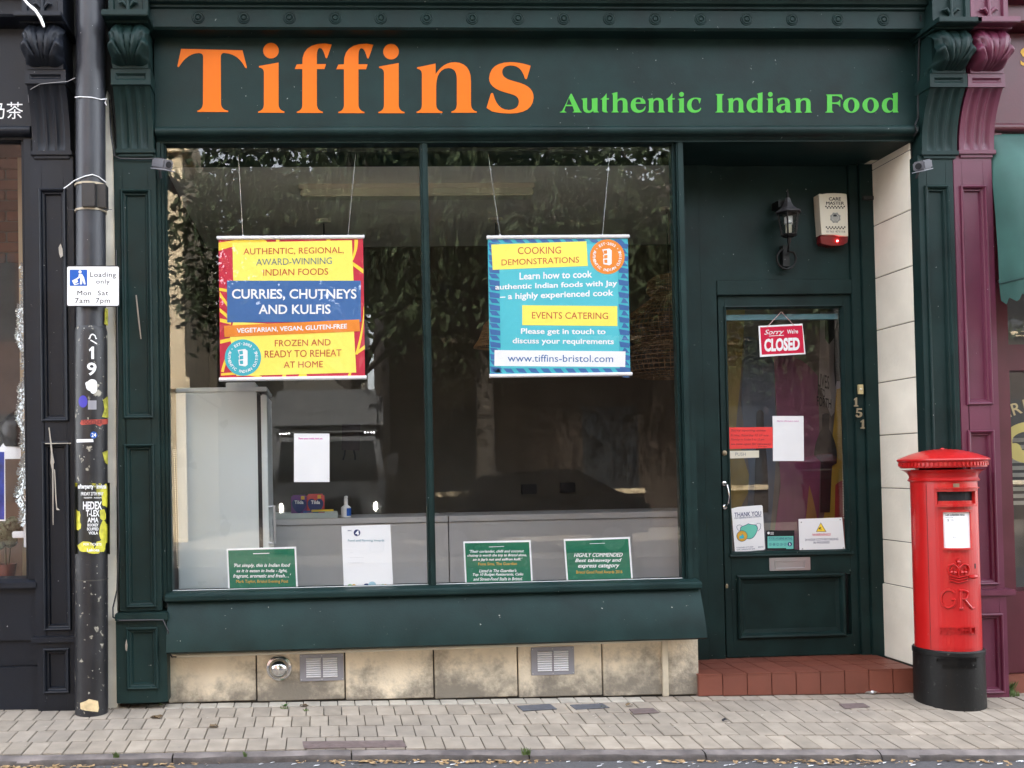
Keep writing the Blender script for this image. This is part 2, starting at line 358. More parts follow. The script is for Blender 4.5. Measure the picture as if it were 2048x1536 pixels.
def paver_parts():
    n = 0
    for ri, (yc, d) in enumerate(rows):
        sx = CAMZ*0+(6.2+yc)/FPX
        xa, xb = (0-VPX)*sx-.12, (2048-VPX)*sx+.12
        off = (0, .02, .045, .0, .03)[ri]
        for i in range(-70, 90):
            x = i*pitch+off
            dz = R(-.0022, .0022)
            if not (xa < x < xb):
                if -7 < x < 9: add_paver(rest, x, yc, d, dz, 0)
                continue
            mb = MB(); add_paver(mb, x, yc, d, dz, 0)
            if n >= 298: add_paver(rest, x, yc, d, dz, 0); continue
            pal = ri == 0 and -1.0 < x < 1.85
            if ri == 0 and not pal and x > -1: pass
            me_key = (pal, d)
            if me_key not in protos:
                protos[me_key] = part('paver', mb, M['paver_pale'] if pal else M['paver'], pave, bevel=.0022)
                base[me_key] = (x, yc*fan(x), WL[protos[me_key].name].copy(), fan(x))
            else:
                bx, by, bw, bf = base[me_key]; yy = yc*fan(x)
                c = dup(protos[me_key], pave, (bw.x+x-bx, bw.y+yy-by, bw.z+gz(x, yy-.1)-gz(bx, by-.1)+R(-.002, .002))); c.scale.y = fan(x)/bf
                c.rotation_euler.x = math.atan(.045+.006*max(0, x))-math.atan(.045+.006*max(0, bx))
            n += 1
protos, base = {}, {}
paver_parts()
part('pavers_beyond', rest, M['paver'], pave, kind='stuff')
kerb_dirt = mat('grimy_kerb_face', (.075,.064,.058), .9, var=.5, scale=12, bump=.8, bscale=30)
kerb = part('kerb', slab(-14, 16, KY-.06, KY-.006, -.03, .12), M['joint'], None, kind='structure')
x = -6.2
while x < 7.5:
    L = R(.82, 1.0) if x < -3 else .9
    mb = MB(); n = 14; prof = [(KY-.002, -.14), (KY-.002, -.004), (KY-.02, 0), (KY-.050, -.002), (KY-.066, -.010), (KY-.074, -.022), (KY-.078, -.14)]
    vs = []
    for i in range(n+1):
        xx = x+.004+(L-.008)*i/n
        for j, (yy, zz) in enumerate(prof):
            e = 1 if 1 < j < 6 else 0
            yy = yy+KY*(fan(xx)-1); vs.append((xx, yy+e*R(-.004, .004), zz+gz(xx, yy)+e*R(-.004, .003)))
    k = len(prof); mb.add(vs, [(i*k+j, (i+1)*k+j, (i+1)*k+j+1, i*k+j+1) for i in range(n) for j in range(k-1)] + [tuple(range(k)), tuple(range(n*k+k-1, n*k-1, -1))])
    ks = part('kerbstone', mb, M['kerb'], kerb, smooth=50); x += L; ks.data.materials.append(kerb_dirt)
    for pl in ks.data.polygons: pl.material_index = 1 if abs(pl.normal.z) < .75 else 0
def kx(x): x = max(-14, min(16, x)); return KY*fan(x)-.076
def rz(x, y): return gz(x, kx(x))-.040
rd = MB()
for i in range(-60, 60, 2): rd.add([(i,-120,rz(i,0)),(i+2,-120,rz(i+2,0)),(i+2,kx(i+2)+.03,rz(i+2,0)),(i,kx(i)+.03,rz(i,0))], [(0,1,2,3)])
part('road', rd, M['road'], None, kind='structure')
part('ground', MB().add([(-300,-300,-3),(300,-300,-3),(300,300,-3),(-300,300,-3)], [(0,1,2,3)]), M['road'], None, kind='structure')

# ------------------------------------------------------------------ shopfront pieces shared by the three shops
YP = -.10     # pilaster face
MOULD = [(0,0),(.0,-.010),(.006,-.015),(.013,-.012),(.018,.002),(.024,.006),(.030,.006),(.036,.020)]
def shaft(parent, mt, x0, x1, z0, z1, opens, yf, yb, name='pilaster'):
    """board with recessed moulded panels: stiles, rails and one panel per opening (a, b, z0, z1)"""
    mb = MB(); a, b = opens[0][0], opens[0][1]
    mb.box(x0, a, yf, yb, z0, z1).box(b, x1, yf, yb, z0, z1)
    zs = [z0] + sorted(v for o in opens for v in o[2:]) + [z1]
    for i in range(0, len(zs), 2): mb.box(a, b, yf, yb, zs[i], zs[i+1])
    p = part(name, mb, mt, parent, bevel=.0025)
    for o in opens:
        q = MB().ring(o[0]-.014, o[1]+.014, o[2]-.014, o[3]+.014, [(i, yf+y) for i, y in MOULD])
        part('panel', q, mt, p)
    return p
def corbel(pil, mt, x0, x1, zlip, zflute, zblock, zleaf, zledge, yb, ledge_mat=None, up=True):
    c = part('corbel', MB().box(x0-.004, x1+.004, yb-.02, yb+.08, zlip, zlip+.028).box(x0+.012, x1-.012, yb-.01, yb+.08, zlip-.02, zlip), mt, pil, bevel=.004)
    # fluted body, hollow curve leaning out towards the top
    n = 14; m = 44; vs = []; h0 = zlip+.028
    for j in range(n+1):
        t = j/n; z = h0+(zflute-h0)*t; y = yb-.012-.10*t**2.2
        for i in range(m+1):
            u = i/m; fl = 0
            for cc in (.24, .5, .76):
                d = abs(u-cc)/.085
                if d < 1 and .05 < t < .97: fl = .012*math.sqrt(1-d*d)
            vs.append((x0+.006+(x1-x0-.012)*u, y+fl, z))
    fs = [(j*(m+1)+i, j*(m+1)+i+1, (j+1)*(m+1)+i+1, (j+1)*(m+1)+i) for j in range(n) for i in range(m)]
    o = len(vs); vs += [(a, yb+.2, b) for a, _, b in vs[:]]
    for e in (0, m): fs += [(j*(m+1)+e, (j+1)*(m+1)+e, o+(j+1)*(m+1)+e, o+j*(m+1)+e) for j in range(n)]
    part('fluted_body', MB().add(vs, fs), mt, pil, smooth=35)
    # block with a sunk bevelled face
    yk = yb-.125; k = MB().box(x0, x1, yk+.012, yb+.2, zflute, zblock)
    k.ring(x0, x1, zflute, zblock, [(0, yk+.012), (0, yk), (.026, yk), (.045, yk+.02)])
    part('corbel_block', k, mt, pil)
    # acanthus leaf rolled over a scroll
    n = 34; m = 46; vs = []
    for j in range(n+1):
        v = j/n; z = zleaf+(zblock+.002-zleaf)*v; out = yb-.135-.085*math.sin(math.pi*min(1, v*.95+.06))**.8 + (.05*max(0, v-.8)/.2)
        for i in range(m+1):
            u = i/m*2-1; th = math.atan2(u*1.15, 1.18-v+.15*abs(u))
            lobes = abs(math.cos(th*6.5+.0)); sub_ = abs(math.cos(th*19)); rel = (.026*lobes**.6+.006*sub_)*(.45+.55*min(1, abs(u)*1.6))+.018*math.exp(-((abs(u)-.86)/.16)**2-((v-.28)/.10)**2)+.016*math.exp(-((abs(u)-.88)/.14)**2-((v-.56)/.09)**2)
            notch = .018*max(0, abs(u)-.62)/.38*(.5+.5*math.cos(v*15+.6))
            wd = 1.03-.07*(.5+.5*math.cos(v*15+.6))*(1 if v < .8 else .4)-.05*max(0, v-.6)
            vs.append(((x0+x1)/2+(x1-x0)/2*u*wd, out-rel+notch*1.4+.055*abs(u)**6, z))
    fs = [(j*(m+1)+i, j*(m+1)+i+1, (j+1)*(m+1)+i+1, (j+1)*(m+1)+i) for j in range(n) for i in range(m)]
    part('acanthus_leaf', MB().add(vs, fs).box(x0+.012, x1-.012, yb-.13, yb+.2, zblock, zleaf), mt, pil, smooth=60)
    part('corbel_ledge', MB().box(x0-.022, x1+.012, yb-.265, yb+.2, zleaf+.012, zledge).box(x0-.008, x1+.004, yb-.20, yb+.2, zleaf, zleaf+.012), mt, pil, bevel=.004)
    if up:
        t = MB(); zt = zledge+.9; yf = yb-.17
        t.box(x0, x1, yf+.02, yb+.2, zledge, zt); t.ring(x0, x1, zledge, zt, [(0, yf+.02), (0, yf), (.028, yf), (.034, yf+.016)])
        part('console_panel', t, mt, pil)
        xm = (x0+x1)/2; s = MB()
        s.tube([(xm, yf+.008, zledge+.012), (xm, yf, zledge+.06), (xm, yf+.008, zledge+.25)], [.02, .010, .007], 8)
        for sg in (-1, 1):
            s.tube([(xm, yf+.008, zledge+.05), (xm+sg*.03, yf, zledge+.085), (xm+sg*.055, yf+.004, zledge+.08)], [.008, .012, .005], 8)
            s.tube([(xm, yf+.01, zledge+.015), (xm+sg*.035, yf+.006, zledge+.022), (xm+sg*.06, yf+.012, zledge+.012)], [.01, .012, .004], 8)
        part('carved_sprig', s, mt, pil, smooth=60)

# ------------------------------------------------------------------ the green restaurant
shop = thing('restaurant_front', 'dark green painted restaurant shopfront with large orange and lime lettering above its window', 'shopfront', (1.3, 0, 0))
g, gw = M['green'], M['green_worn']
xL0, xL1 = X(234.5, 860, YP), X(319, 860, YP)       # left pilaster
xR0, xR1 = X(1843, 600, YP), X(1914, 600, YP)       # right pilaster
zhead = Z(850, 290, 0)
# upper storey wall and floor slab above the shop, out of frame; wall height set to shade the street
part('upper_wall', MB().box(-14, 16, .02, .35, Z(850,-30,0)+.06, 10.2), mat('brick_render', (.30,.22,.17), .9), shop)
# cornice with its row of bosses
zc0, zc1 = Z(1100, 57, -.20), Z(1100, 12, -.20)
xa, xb = xL1-.02, X(1842, 100, YP)
corn = part('cornice', MB().prof(xa, xb, [(.02,zc0),(-.17,zc0),(-.185,zc0+.012),(-.185,zc1-.02),(-.20,zc1-.012),(-.20,zc1),(-.225,zc1+.008),(-.235,zc1+.03),(-.235,zc1+.042),(-.30,zc1+.055),(-.36,zc1+.12),(-.36,zc1+.16),(.02,zc1+.2)]), g, shop)
bos = None
zb = Z(1100, 37, -.19)
for i in range(16):
    px = 396+(1767-396)*i/15
    c = V(px, 37, -.187); c = Vector((c.x, -.185, zb))
    if bos is None:
        mb = MB(); n = 24; prof = [(0,-.010),(.010,-.010),(.014,-.004),(.016,-.003),(.020,-.008),(.025,-.008),(.028,-.003),(.030,-.003),(.034,-.005),(.037,0)]
        vs = [(c.x+r*math.cos(2*math.pi*k/n), c.y+y, c.z+r*math.sin(2*math.pi*k/n)) for r, y in prof for k in range(n)]
        mb.add(vs, [(j*n+k, j*n+(k+1)%n, (j+1)*n+(k+1)%n, (j+1)*n+k) for j in range(len(prof)-1) for k in range(n)])
        bos = part('boss', mb, g, corn, smooth=30); bw = WL[bos.name].copy(); bc = c
    else: dup(bos, corn, bw + (c-bc))
# fascia with the lettering
zf0, zf1 = Z(1100, 252, -.06), zc0+.01
fas = part('fascia_board', MB().box(xL1-.005, X(1842,150,YP), -.06, .05, zf0-.02, zf1), g, shop)
YL = -.0625
TIF = {'T': "M 108 250 L 422 257 L 445 346 Q 440 352 434 342 Q 400 275 330 271 Q 312 270 311 290 L 312 530 Q 314 562 349 567 L 349 573 L 191 573 L 191 567 Q 218 560 220 530 L 221 290 Q 220 272 200 271 Q 140 272 98 340 Q 92 346 89 338 Z",
 'i': "M 507 338 L 607 320 L 607 535 Q 608 565 637 571 L 637 577 L 503 577 L 503 571 Q 531 565 532 535 L 532 370 Q 531 347 507 345 Z",
 'f': "M 729 328 Q 722 222 845 222 L 879 228 L 856 296 Q 851 300 847 294 Q 836 246 818 245 Q 803 246 803 290 L 803 328 L 850 328 L 842 353 L 803 353 L 803 538 Q 806 566 834 572 L 834 578 L 700 578 L 700 572 Q 728 566 729 538 L 729 353 L 690 353 L 700 330 Z",
 'n': "M 1316 345 L 1411 325 L 1411 380 Q 1450 318 1510 318 Q 1592 322 1592 415 L 1592 535 Q 1594 565 1622 571 L 1622 577 L 1492 577 L 1492 571 Q 1519 566 1520 535 L 1520 405 Q 1520 348 1476 348 Q 1416 352 1414 440 L 1414 538 Q 1416 566 1446 572 L 1446 578 L 1314 578 L 1314 572 Q 1340 566 1341 538 L 1341 378 Q 1340 354 1316 351 Z",
 's': "M 1898 337 L 1879 402 Q 1873 408 1868 400 Q 1850 334 1795 335 Q 1752 337 1752 370 Q 1754 400 1800 412 L 1845 425 Q 1913 446 1913 500 Q 1908 580 1795 581 Q 1740 581 1700 570 L 1672 552 L 1694 480 Q 1701 472 1706 480 Q 1725 562 1785 563 Q 1838 560 1838 520 Q 1838 492 1800 482 L 1762 471 Q 1685 448 1685 400 Q 1690 319 1795 318 Q 1845 318 1898 337 Z"}
mp = crop(320, 0, 2.56, YL)
def letter(loops, mp_, mt): return part('letter', put_poly(MB(), loops, mp_, .0022), mt, fas)
sh = lambda loops, dx, dy=0: [[(a+dx, b+dy) for a, b in l] for l in loops]
letter(path(TIF['T']), mp, M['orange'])
for dx, dy in ((0, 0), (615, 5)):
    lo = sh(path(TIF['i']), dx, dy/2); mb = put_poly(MB(), lo, mp, .0022); put_poly(mb, [disc(568+dx, 259+dy, 40)], mp, .0022); part('letter', mb, M['orange'], fas)
letter(path(TIF['f']), mp, M['orange']); letter(sh(path(TIF['f']), 213, 1), mp, M['orange'])
letter(path(TIF['n']), mp, M['orange']); letter(path(TIF['s']), mp, M['orange'])
GA = {'A': "M 178 99 L 190 99 L 282 285 Q 290 303 304 306 L 304 312 L 203 312 L 203 306 Q 222 303 216 285 L 200 240 L 122 240 L 108 282 Q 102 302 130 306 L 130 312 L 56 312 L 56 306 Q 82 302 95 272 Z M 129 225 L 193 225 L 159 145 Z",
 'u': "M 302 155 L 365 147 L 365 260 Q 365 292 392 292 Q 420 290 420 255 L 420 180 Q 420 162 417 160 L 417 155 L 483 147 L 483 285 Q 485 302 499 306 L 499 312 L 440 312 L 437 290 Q 415 318 378 317 Q 320 315 318 255 L 318 185 Q 318 165 302 161 Z",
 't': "M 520 158 Q 560 140 583 97 L 587 97 L 587 150 L 616 150 L 612 165 L 587 165 L 587 280 Q 587 303 602 307 L 602 312 Q 540 316 538 290 L 538 165 L 520 165 Z",
 'h': "M 648 95 L 710 80 L 710 170 Q 735 145 765 147 Q 822 150 824 205 L 824 280 Q 825 302 840 306 L 840 312 L 757 312 L 757 306 Q 773 302 773 280 L 773 205 Q 773 170 748 170 Q 712 172 710 212 L 710 280 Q 710 302 725 306 L 725 312 L 643 312 L 643 306 Q 660 302 660 280 L 660 125 Q 660 105 648 101 Z",
 'e': "M 1030 212 L 915 212 Q 918 285 965 288 Q 1010 285 1026 242 L 1032 245 Q 1030 310 950 317 Q 865 312 862 230 Q 865 145 950 143 Q 1030 145 1030 212 Z M 917 197 L 978 197 Q 978 158 948 158 Q 918 160 917 197 Z",
 'n': "M 1056 158 L 1117 147 L 1117 170 Q 1140 145 1172 146 Q 1232 148 1234 205 L 1234 280 Q 1236 302 1250 306 L 1250 312 L 1168 312 L 1168 306 Q 1184 302 1184 280 L 1184 205 Q 1184 170 1158 170 Q 1120 172 1118 212 L 1118 280 Q 1119 302 1135 306 L 1135 312 L 1054 312 L 1054 306 Q 1070 302 1070 280 L 1070 185 Q 1070 168 1056 164 Z",
 'i': "M 1400 158 L 1466 149 L 1466 280 Q 1466 302 1480 306 L 1480 312 L 1400 312 L 1400 306 Q 1416 302 1416 280 L 1416 185 Q 1416 168 1400 164 Z",
 'c': "M 1662 155 L 1648 208 L 1642 207 Q 1635 158 1600 156 Q 1555 160 1552 225 Q 1556 285 1602 288 Q 1640 285 1658 258 L 1663 262 Q 1655 315 1585 316 Q 1505 312 1503 232 Q 1508 145 1605 143 Q 1640 145 1662 155 Z",
 'I': "M 1832 103 L 1920 103 L 1920 110 Q 1902 113 1902 130 L 1902 285 Q 1902 302 1922 306 L 1922 312 L 1826 312 L 1826 306 Q 1846 302 1846 285 L 1846 130 Q 1846 113 1832 110 Z"}
GB = {'d': "M 483 88 L 538 75 L 536 255 Q 537 272 545 275 L 545 281 L 490 281 L 486 262 Q 465 285 435 285 Q 378 280 375 210 Q 380 135 450 130 Q 475 130 492 143 L 492 112 Q 492 97 483 94 Z M 490 170 Q 485 145 462 147 Q 425 155 424 208 Q 428 262 462 266 Q 488 262 490 235 Z",
 'a': "M 690 140 Q 730 128 760 130 Q 815 132 818 180 L 820 255 Q 822 272 834 276 L 834 281 L 785 281 L 778 265 Q 755 286 725 286 Q 682 283 679 245 Q 682 195 770 192 L 770 180 Q 768 145 740 146 Q 712 150 706 188 L 700 188 Z M 770 205 Q 728 205 726 238 Q 727 262 748 262 Q 770 260 770 235 Z",
 'F': "M 1192 97 L 1350 97 L 1360 146 L 1354 147 Q 1335 112 1290 112 L 1250 112 L 1250 178 L 1285 178 Q 1320 176 1328 152 L 1334 152 L 1334 220 L 1328 220 Q 1320 194 1285 193 L 1250 193 L 1250 255 Q 1250 272 1266 276 L 1266 282 L 1182 282 L 1182 276 Q 1200 272 1200 255 L 1200 122 Q 1200 106 1192 103 Z"}
ma = crop(1110, 170, 5.689, YL); mbb = crop(1420, 170, 5.12, YL); lm = M['lime']
for k in 'Auth': letter(path(GA[k]), ma, lm)
for k in 'en': letter(path(GA[k]), ma, lm)
letter(sh(path(GA['t']), 748), ma, lm)
def gi(dx): mb = put_poly(MB(), sh(path(GA['i']), dx), ma, .0022); put_poly(mb, [disc(1440+dx, 106, 27)], ma, .0022); part('letter', mb, lm, fas)
gi(0); letter(path(GA['c']), ma, lm); letter(path(GA['I']), ma, lm)
nd = lambda px: (px-(1110+1054/5.689))*5.689
letter(sh(path(GA['n']), nd(1420+178/5.12)), ma, lm); letter(path(GB['d']), mbb, lm); gi((1420+582/5.12-1110)*5.689-1400)
letter(path(GB['a']), mbb, lm); letter(sh(path(GA['n']), nd(1420+868/5.12), 2), ma, lm); letter(path(GB['F']), mbb, lm)
for cx in (1447, 1645): letter([disc(cx, 207, 83, 78, 36), disc(cx, 207, 35, 64, 30)], mbb, lm)
letter(sh(path(GB['d']), 1385), mbb, lm)
# moulding under the fascia and the soffit
zm = Z(1100, 261, -.09)
pts = [(.03, zm+.035), (-.062, zm+.035)] + [(-.075-.034*math.sin(math.pi*t/8), zm+.030*math.cos(math.pi*t/8)) for t in range(9)] + [(-.062, zm-.034), (-.05, zm-.046), (.03, zm-.046)]
part('fascia_moulding', MB().prof(xL1+.0, X(1836,260,YP), pts), g, shop, smooth=30)
part('soffit', MB().box(xL1, X(1838,280,YP), -.045, .44, zhead, zm-.035), g, shop)
# left pilaster
def zz(px, y): return Z(px, y, YP)
pilL = shaft(shop, g, xL0, xL1, zz(277,1222), zz(272,308), [(X(252,860,YP), X(303,860,YP), zz(280,832), zz(275,384)), (X(252,860,YP), X(303,860,YP), zz(280,1210), zz(280,893))], YP, .12)
corbel(pilL, g, X(231.5,240,YP), X(309,240,YP), zz(270,308)-.0, Z(270,172,-.2), Z(265,138,-.22), Z(262,52,-.25), Z(262,28,-.30), YP)
x0, x1 = X(236,1230,YP)-.01, X(334,1230,YP)
part('pilaster_ledge', MB().box(x0, x1+.012, YP-.045, .1, zz(285,1240), zz(285,1224)), g, pilL, bevel=.005)
shaft(shop, gw, x0, x1, zz(287,1404), zz(287,1240), [(X(258,1310,YP-.02), X(312,1310,YP-.02), zz(287,1372), zz(287,1258))], YP-.022, .1, 'pilaster_base')
# right pilaster
pilR = shaft(shop, g, xR0, xR1, gz(3.7,0)-.02, zz(1875,310), [(X(1860,600,YP), X(1899,600,YP), zz(1885,1000), zz(1878,376))], YP, -.015)
corbel(pilR, g, X(1838.5,250,YP), X(1912,250,YP), zz(1875,312), Z(1885,177,-.2), Z(1890,147,-.22), Z(1897,64,-.25), Z(1893,42,-.30), YP)
# window: jambs, head, mullion, corner post
jm = MB()
xj = X(338, 740, -.02)
jm.box(xL1, xL1+.022, -.07, .08, Z(325,1200,0), zhead).box(xL1+.022, xL1+.04, -.05, .08, Z(325,1200,0), zhead).box(xL1+.04, xj, -.03, .08, Z(325,1200,0), zhead)
win = part('window_frame', jm, g, shop, bevel=.004)
mul = (X(846.5,290,-.04)+X(866,1165,-.04))/2
part('mullion', MB().box(mul-.0225, mul+.0225, -.045, .05, Z(860,1176,0), zhead+.01), g, win, bevel=.012)
xp0 = X(1357,740,-.03)
part('corner_post', MB().box(xp0, xp0+.018, -.018, .06, Z(1385,1172,0), zhead+.01).box(xp0+.018, xp0+.062, -.04, .06, Z(1385,1172,0), zhead+.01), g, win, bevel=.008)
xcp = xp0+.062
part('corner_batten', MB().box(xcp, xcp+.04, -.02, .055, Z(1395,1166,.0), Z(1390,815,.0)), g, win, bevel=.004)
zs1, zs0 = Z(860, 1172.5, -.06), Z(860, 1189, -.10)
part('pane', MB().box(xj-.01, mul, .0, .006, zs1-.012, zhead+.01), M['glass'], win)
part('pane', MB().box(mul, xp0+.01, .0, .006, zs1-.012, zhead+.01), M['glass'], win)
xs0, xs1 = X(331,1195,-.09), X(1402,1170,-.09)
part('sill', MB().prof(xs0, xs1, [(.06,zs1+.008),(-.03,zs1+.004),(-.10,zs1-.008),(-.115,zs1-.02),(-.115,zs0),(-.10,zs0-.008),(.06,zs0-.008)]), g, win, bevel=.003)
part('putty_line', MB().box(xj, mul-.02, -.008, -.001, zs1+.002, zs1+.007).box(mul+.02, xp0, -.008, -.001, zs1+.002, zs1+.007), M['whiteink'], win)
zb0 = Z(860, 1290, -.17)
pr = []
for i in range(9):
    t = i/8; pr.append((-.075-.105*math.sin(t*1.25)/math.sin(1.25), zs0-.006+(zb0-zs0+.006)*t))
part('apron', MB().prof(xs0+.012, X(1410,1240,-.15), [(.1, zs0-.006)]+pr+[(-.16, zb0-.012), (.1, zb0-.012)]), gw, shop, smooth=30)
# plinth stones
jx = [X(p, 1360, 0) for p in (335, 513, 690, 868, 1036, 1205, 1331, 1399)]
zt = zb0-.005
stp = None
pl = part('plinth', MB().box(jx[0], jx[-1]-.005, .02, .40, -.1, zt), M['joint'], shop)
for i in range(len(jx)-1):
    part('stone', MB().box(jx[i]+.004, jx[i+1]-.004, .0-R(0,.004), .019, gz(jx[i],0)+.004, zt-.001), M['plinth'], pl, bevel=.004)
# cream return wall right of the door
xw = xR0+.002
zj = [Z(1829, p, -.01) for p in (1338, 1181, 1088, 978, 866, 754, 642, 531, 419, 300)]
rw = part('return_wall', MB().box(xw+.006, xw+.3, .0, .6, -.1, zhead), M['joint'], shop)
for i in range(len(zj)-1):
    part('stone', MB().box(xw+(.0 if i else -.010), xw+.01, -.013, .462, zj[i]+.0025, zj[i+1]-.0025), M['cream'], rw, bevel=.003)
part('stone', MB().box(xw, xw+.01, -.013, .462, zj[-1]+.0025, zhead), M['cream'], rw, bevel=.003)
# door frame and door
YD = .44
def dx(px, py=850): return X(px, py, YD)
def dz(py, px=1570): return Z(px, py, YD)
zt0 = dz(1330, 1570)
dfm = part('door_frame', MB().box(dx(1373), dx(1407), YD-.012, .6, zt0, zhead).box(dx(1407), dx(1440), YD, .6, zt0, zhead)
    .box(dx(1711), dx(1730), YD, .6, zt0, zhead).box(dx(1730), xw+.005, YD-.02, .6, zt0, zhead)
    .box(dx(1440), dx(1711), YD-.004, .6, dz(589), dz(560)).box(dx(1440), dx(1711), YD+.018, .55, dz(560), zhead).box(dx(1407), dx(1730), YD-.008, .5, dz(322), zhead), g, shop, bevel=.004)
part('splay_panel', MB().hexa([Vector(p) for p in ((xp0+.05,.05,-.1),(dx(1376),YD+.03,-.1),(dx(1376),YD+.03,zhead),(xp0+.05,.05,zhead),(xp0+.03,.06,-.1),(dx(1374),YD+.04,-.1),(dx(1374),YD+.04,zhead),(xp0+.03,.06,zhead))]), g, shop)
YE = .462
def ex(px, py=850): return X(px, py, YE)
def ez(py, px=1570): return Z(px, py, YE)
a0, a1, b0, b1 = ex(1442), ex(1710), ez(1312), ez(591)
gx0, gx1, gz0, gz1 = ex(1455), ex(1693), ez(1106), ez(612)
px0, px1, pz0, pz1 = ex(1474,1210), ex(1690,1210), ez(1275,1580), ez(1148,1580)
dm = MB().box(a0, gx0, YE, YE+.045, b0, b1).box(gx1, a1, YE, YE+.045, b0, b1).box(gx0, gx1, YE, YE+.045, gz1, b1)
dm.box(gx0, gx1, YE, YE+.045, pz1-.01, gz0).box(gx0, gx1, YE, YE+.045, b0, pz0+.01).box(gx0, px0+.01, YE, YE+.045, pz0+.01, pz1-.01)
door = part('door', dm, g, shop, bevel=.0025)
part('door_panel', MB().ring(px0, px1, pz0, pz1, [(0, YE), (0, YE-.014), (.010, YE-.022), (.022, YE-.018), (.03, YE-.004), (.034, YE+.006), (.06, YE+.012)]), g, door)
part('glazing_bead', MB().ring(gx0-.004, gx1+.004, gz0-.004, gz1+.004, [(0, YE), (0, YE-.008), (.008, YE-.01), (.02, YE+.012), (.022, YE+.03)], fill=False), g, door)
part('weather_bead', MB().prof(gx0-.012, gx1+.018, [(YE, gz0+.004), (YE-.016, gz0-.002), (YE-.02, gz0-.014), (YE, gz0-.016)]), g, door, bevel=.002)
part('pane', MB().box(gx0, gx1, YE+.02, YE+.025, gz0, gz1), M['glass'], door)
part('blind_roll', MB().box(gx0+.01, gx1-.01, YE+.05, YE+.09, ez(637), ez(626)), mat('teal_blind', (.07,.17,.2), .6), door)
lb = MB(); pbox(lb, 1539, 1115, 1621, 1141, YE-.006, YE)
lbo = part('letterbox', lb, M['steel'], door, bevel=.002)
q = [V(a, b, YE-.008) for a, b in ((1550,1121),(1611,1137))]
part('letterbox_flap', MB().ring(q[0].x, q[1].x, q[1].z, q[0].z, [(0, YE-.006), (0, YE-.012), (.006, YE-.012), (.008, YE-.004)]), M['steel'], door)
hp = [V(1449,967,YE-.004), V(1454,970,YE-.045), V(1458,990,YE-.06), V(1456,1006,YE-.045), V(1450,1014,YE-.004)]
hm = MB().tube([hp[0].lerp(hp[1], t/4) for t in range(4)]+[hp[1].lerp(hp[2], t/4) for t in range(4)]+[hp[2].lerp(hp[3], t/4) for t in range(4)]+[hp[3].lerp(hp[4], t/4) for t in range(5)], .007, 8)
for p in (hp[0], hp[-1]): hm.sphere((p.x, YE-.002, p.z), .017, .006, .017)
part('handle', hm, M['chrome'], door, smooth=50)
lk = V(1449, 906, YE); part('lock', MB().sphere(lk, .018, .012, .018, 16).box(lk.x-.002, lk.x+.002, YE-.0135, YE-.011, lk.z-.006, lk.z+.004), M['bronze'], door, smooth=50)
kh = V(1454, 1172, YE); part('keyhole', MB().sphere(kh, .009, .004, .015, 12), M['bronze'], door, smooth=50)
# tiled doorstep
step = thing('doorstep', 'red quarry tile doorstep in front of the green door', 'doorstep', (2.9, 0, 0))
sx0, sx1 = X(1396, 1370, -.03), X(1834, 1360, -.03)
zt1 = Z(1610, 1344, -.03)
part('step_core', MB().box(sx0+.004, sx1, -.024, .5, -.16, zt1-.006), M['grout'], step)
n = 9; tw = (sx1-sx0)/n
for i in range(n):
    x = sx0+i*tw
    part('tile', MB().box(x+.0018, x+tw-.0018, -.034, -.018, gz(x,-.03)+.004, zt1-.0045), M['tile'], step, bevel=.0025)
    for j in range(3):
        y0 = -.034+j*.165; part('tile', MB().box(max(x, sx0)+.0018-(0), x+tw-.0018, y0+(.0018 if j else 0), min(.5, y0+.165-.0018), zt1-.004, zt1+.004+R(-.0006,.0006)), M['tile'], step, bevel=.002)

# ------------------------------------------------------------------ neighbours
dk = thing('charcoal_shopfront', 'charcoal painted shopfront left of the grey column with white Chinese lettering', 'shopfront', (-2.2, 0, .04))
d = M['dark']
dx0, dx1 = X(64, 700, YP), X(151, 700, YP)
pd = shaft(dk, d, dx0, dx1, zz(110,1275), zz(105,312), [(X(86,640,YP), X(131,640,YP), zz(108,838), zz(105,382)), (X(86,640,YP), X(131,640,YP), zz(110,1256), zz(110,888))], YP, .12)
corbel(pd, d, X(63,240,YP), X(143,240,YP), zz(105,312), Z(103,170,-.2), Z(100,140,-.22), Z(96,53,-.25), Z(94,31,-.3), YP)
part('pilaster_ledge', MB().box(X(76,1282,YP)-.03, dx1, YP-.04, .1, zz(110,1284), zz(110,1272)), d, pd, bevel=.004)
shaft(dk, d, X(77,1330,YP), dx1, gz(-1.6,0)-.02, zz(110,1284), [(X(94,1330,YP), X(136,1330,YP), zz(115,1380), zz(115,1300))], YP-.02, .1, 'pilaster_base')
xo = -4.6
part('fascia_board', MB().box(xo, dx0+.0, -.06, .05, zz(30,262), zz(30,52)), d, dk)
part('cornice', MB().prof(xo, dx0, [(.02,zz(30,44)),(-.17,zz(30,44)),(-.18,zz(30,40)),(-.18,zz(30,8)),(-.235,zz(30,4)),(-.3,zz(30,-10)),(.02,zz(30,-20))]), d, dk)
zm2 = zz(30,258)
part('fascia_moulding', MB().prof(xo, X(59,258,YP), [(.03, zm2+.035)]+[(-.065-.034*math.sin(math.pi*t/8), zm2+.028*math.cos(math.pi*t/8)) for t in range(9)]+[(.03, zm2-.05)]), d, dk, smooth=30)
part('soffit', MB().box(xo, dx0, -.045, .3, Z(30,284,0), zm2-.03), d, dk)
for ch, bx in (('奶', (-24, 204, 9, 238)), ('茶', (13, 204, 46, 238))): part('letter', put_text(MB(), ch, bx, on(-.0625)), M['whiteink'], dk)
wz0, wz1 = Z(30, 1158, 0), Z(30, 284, 0)
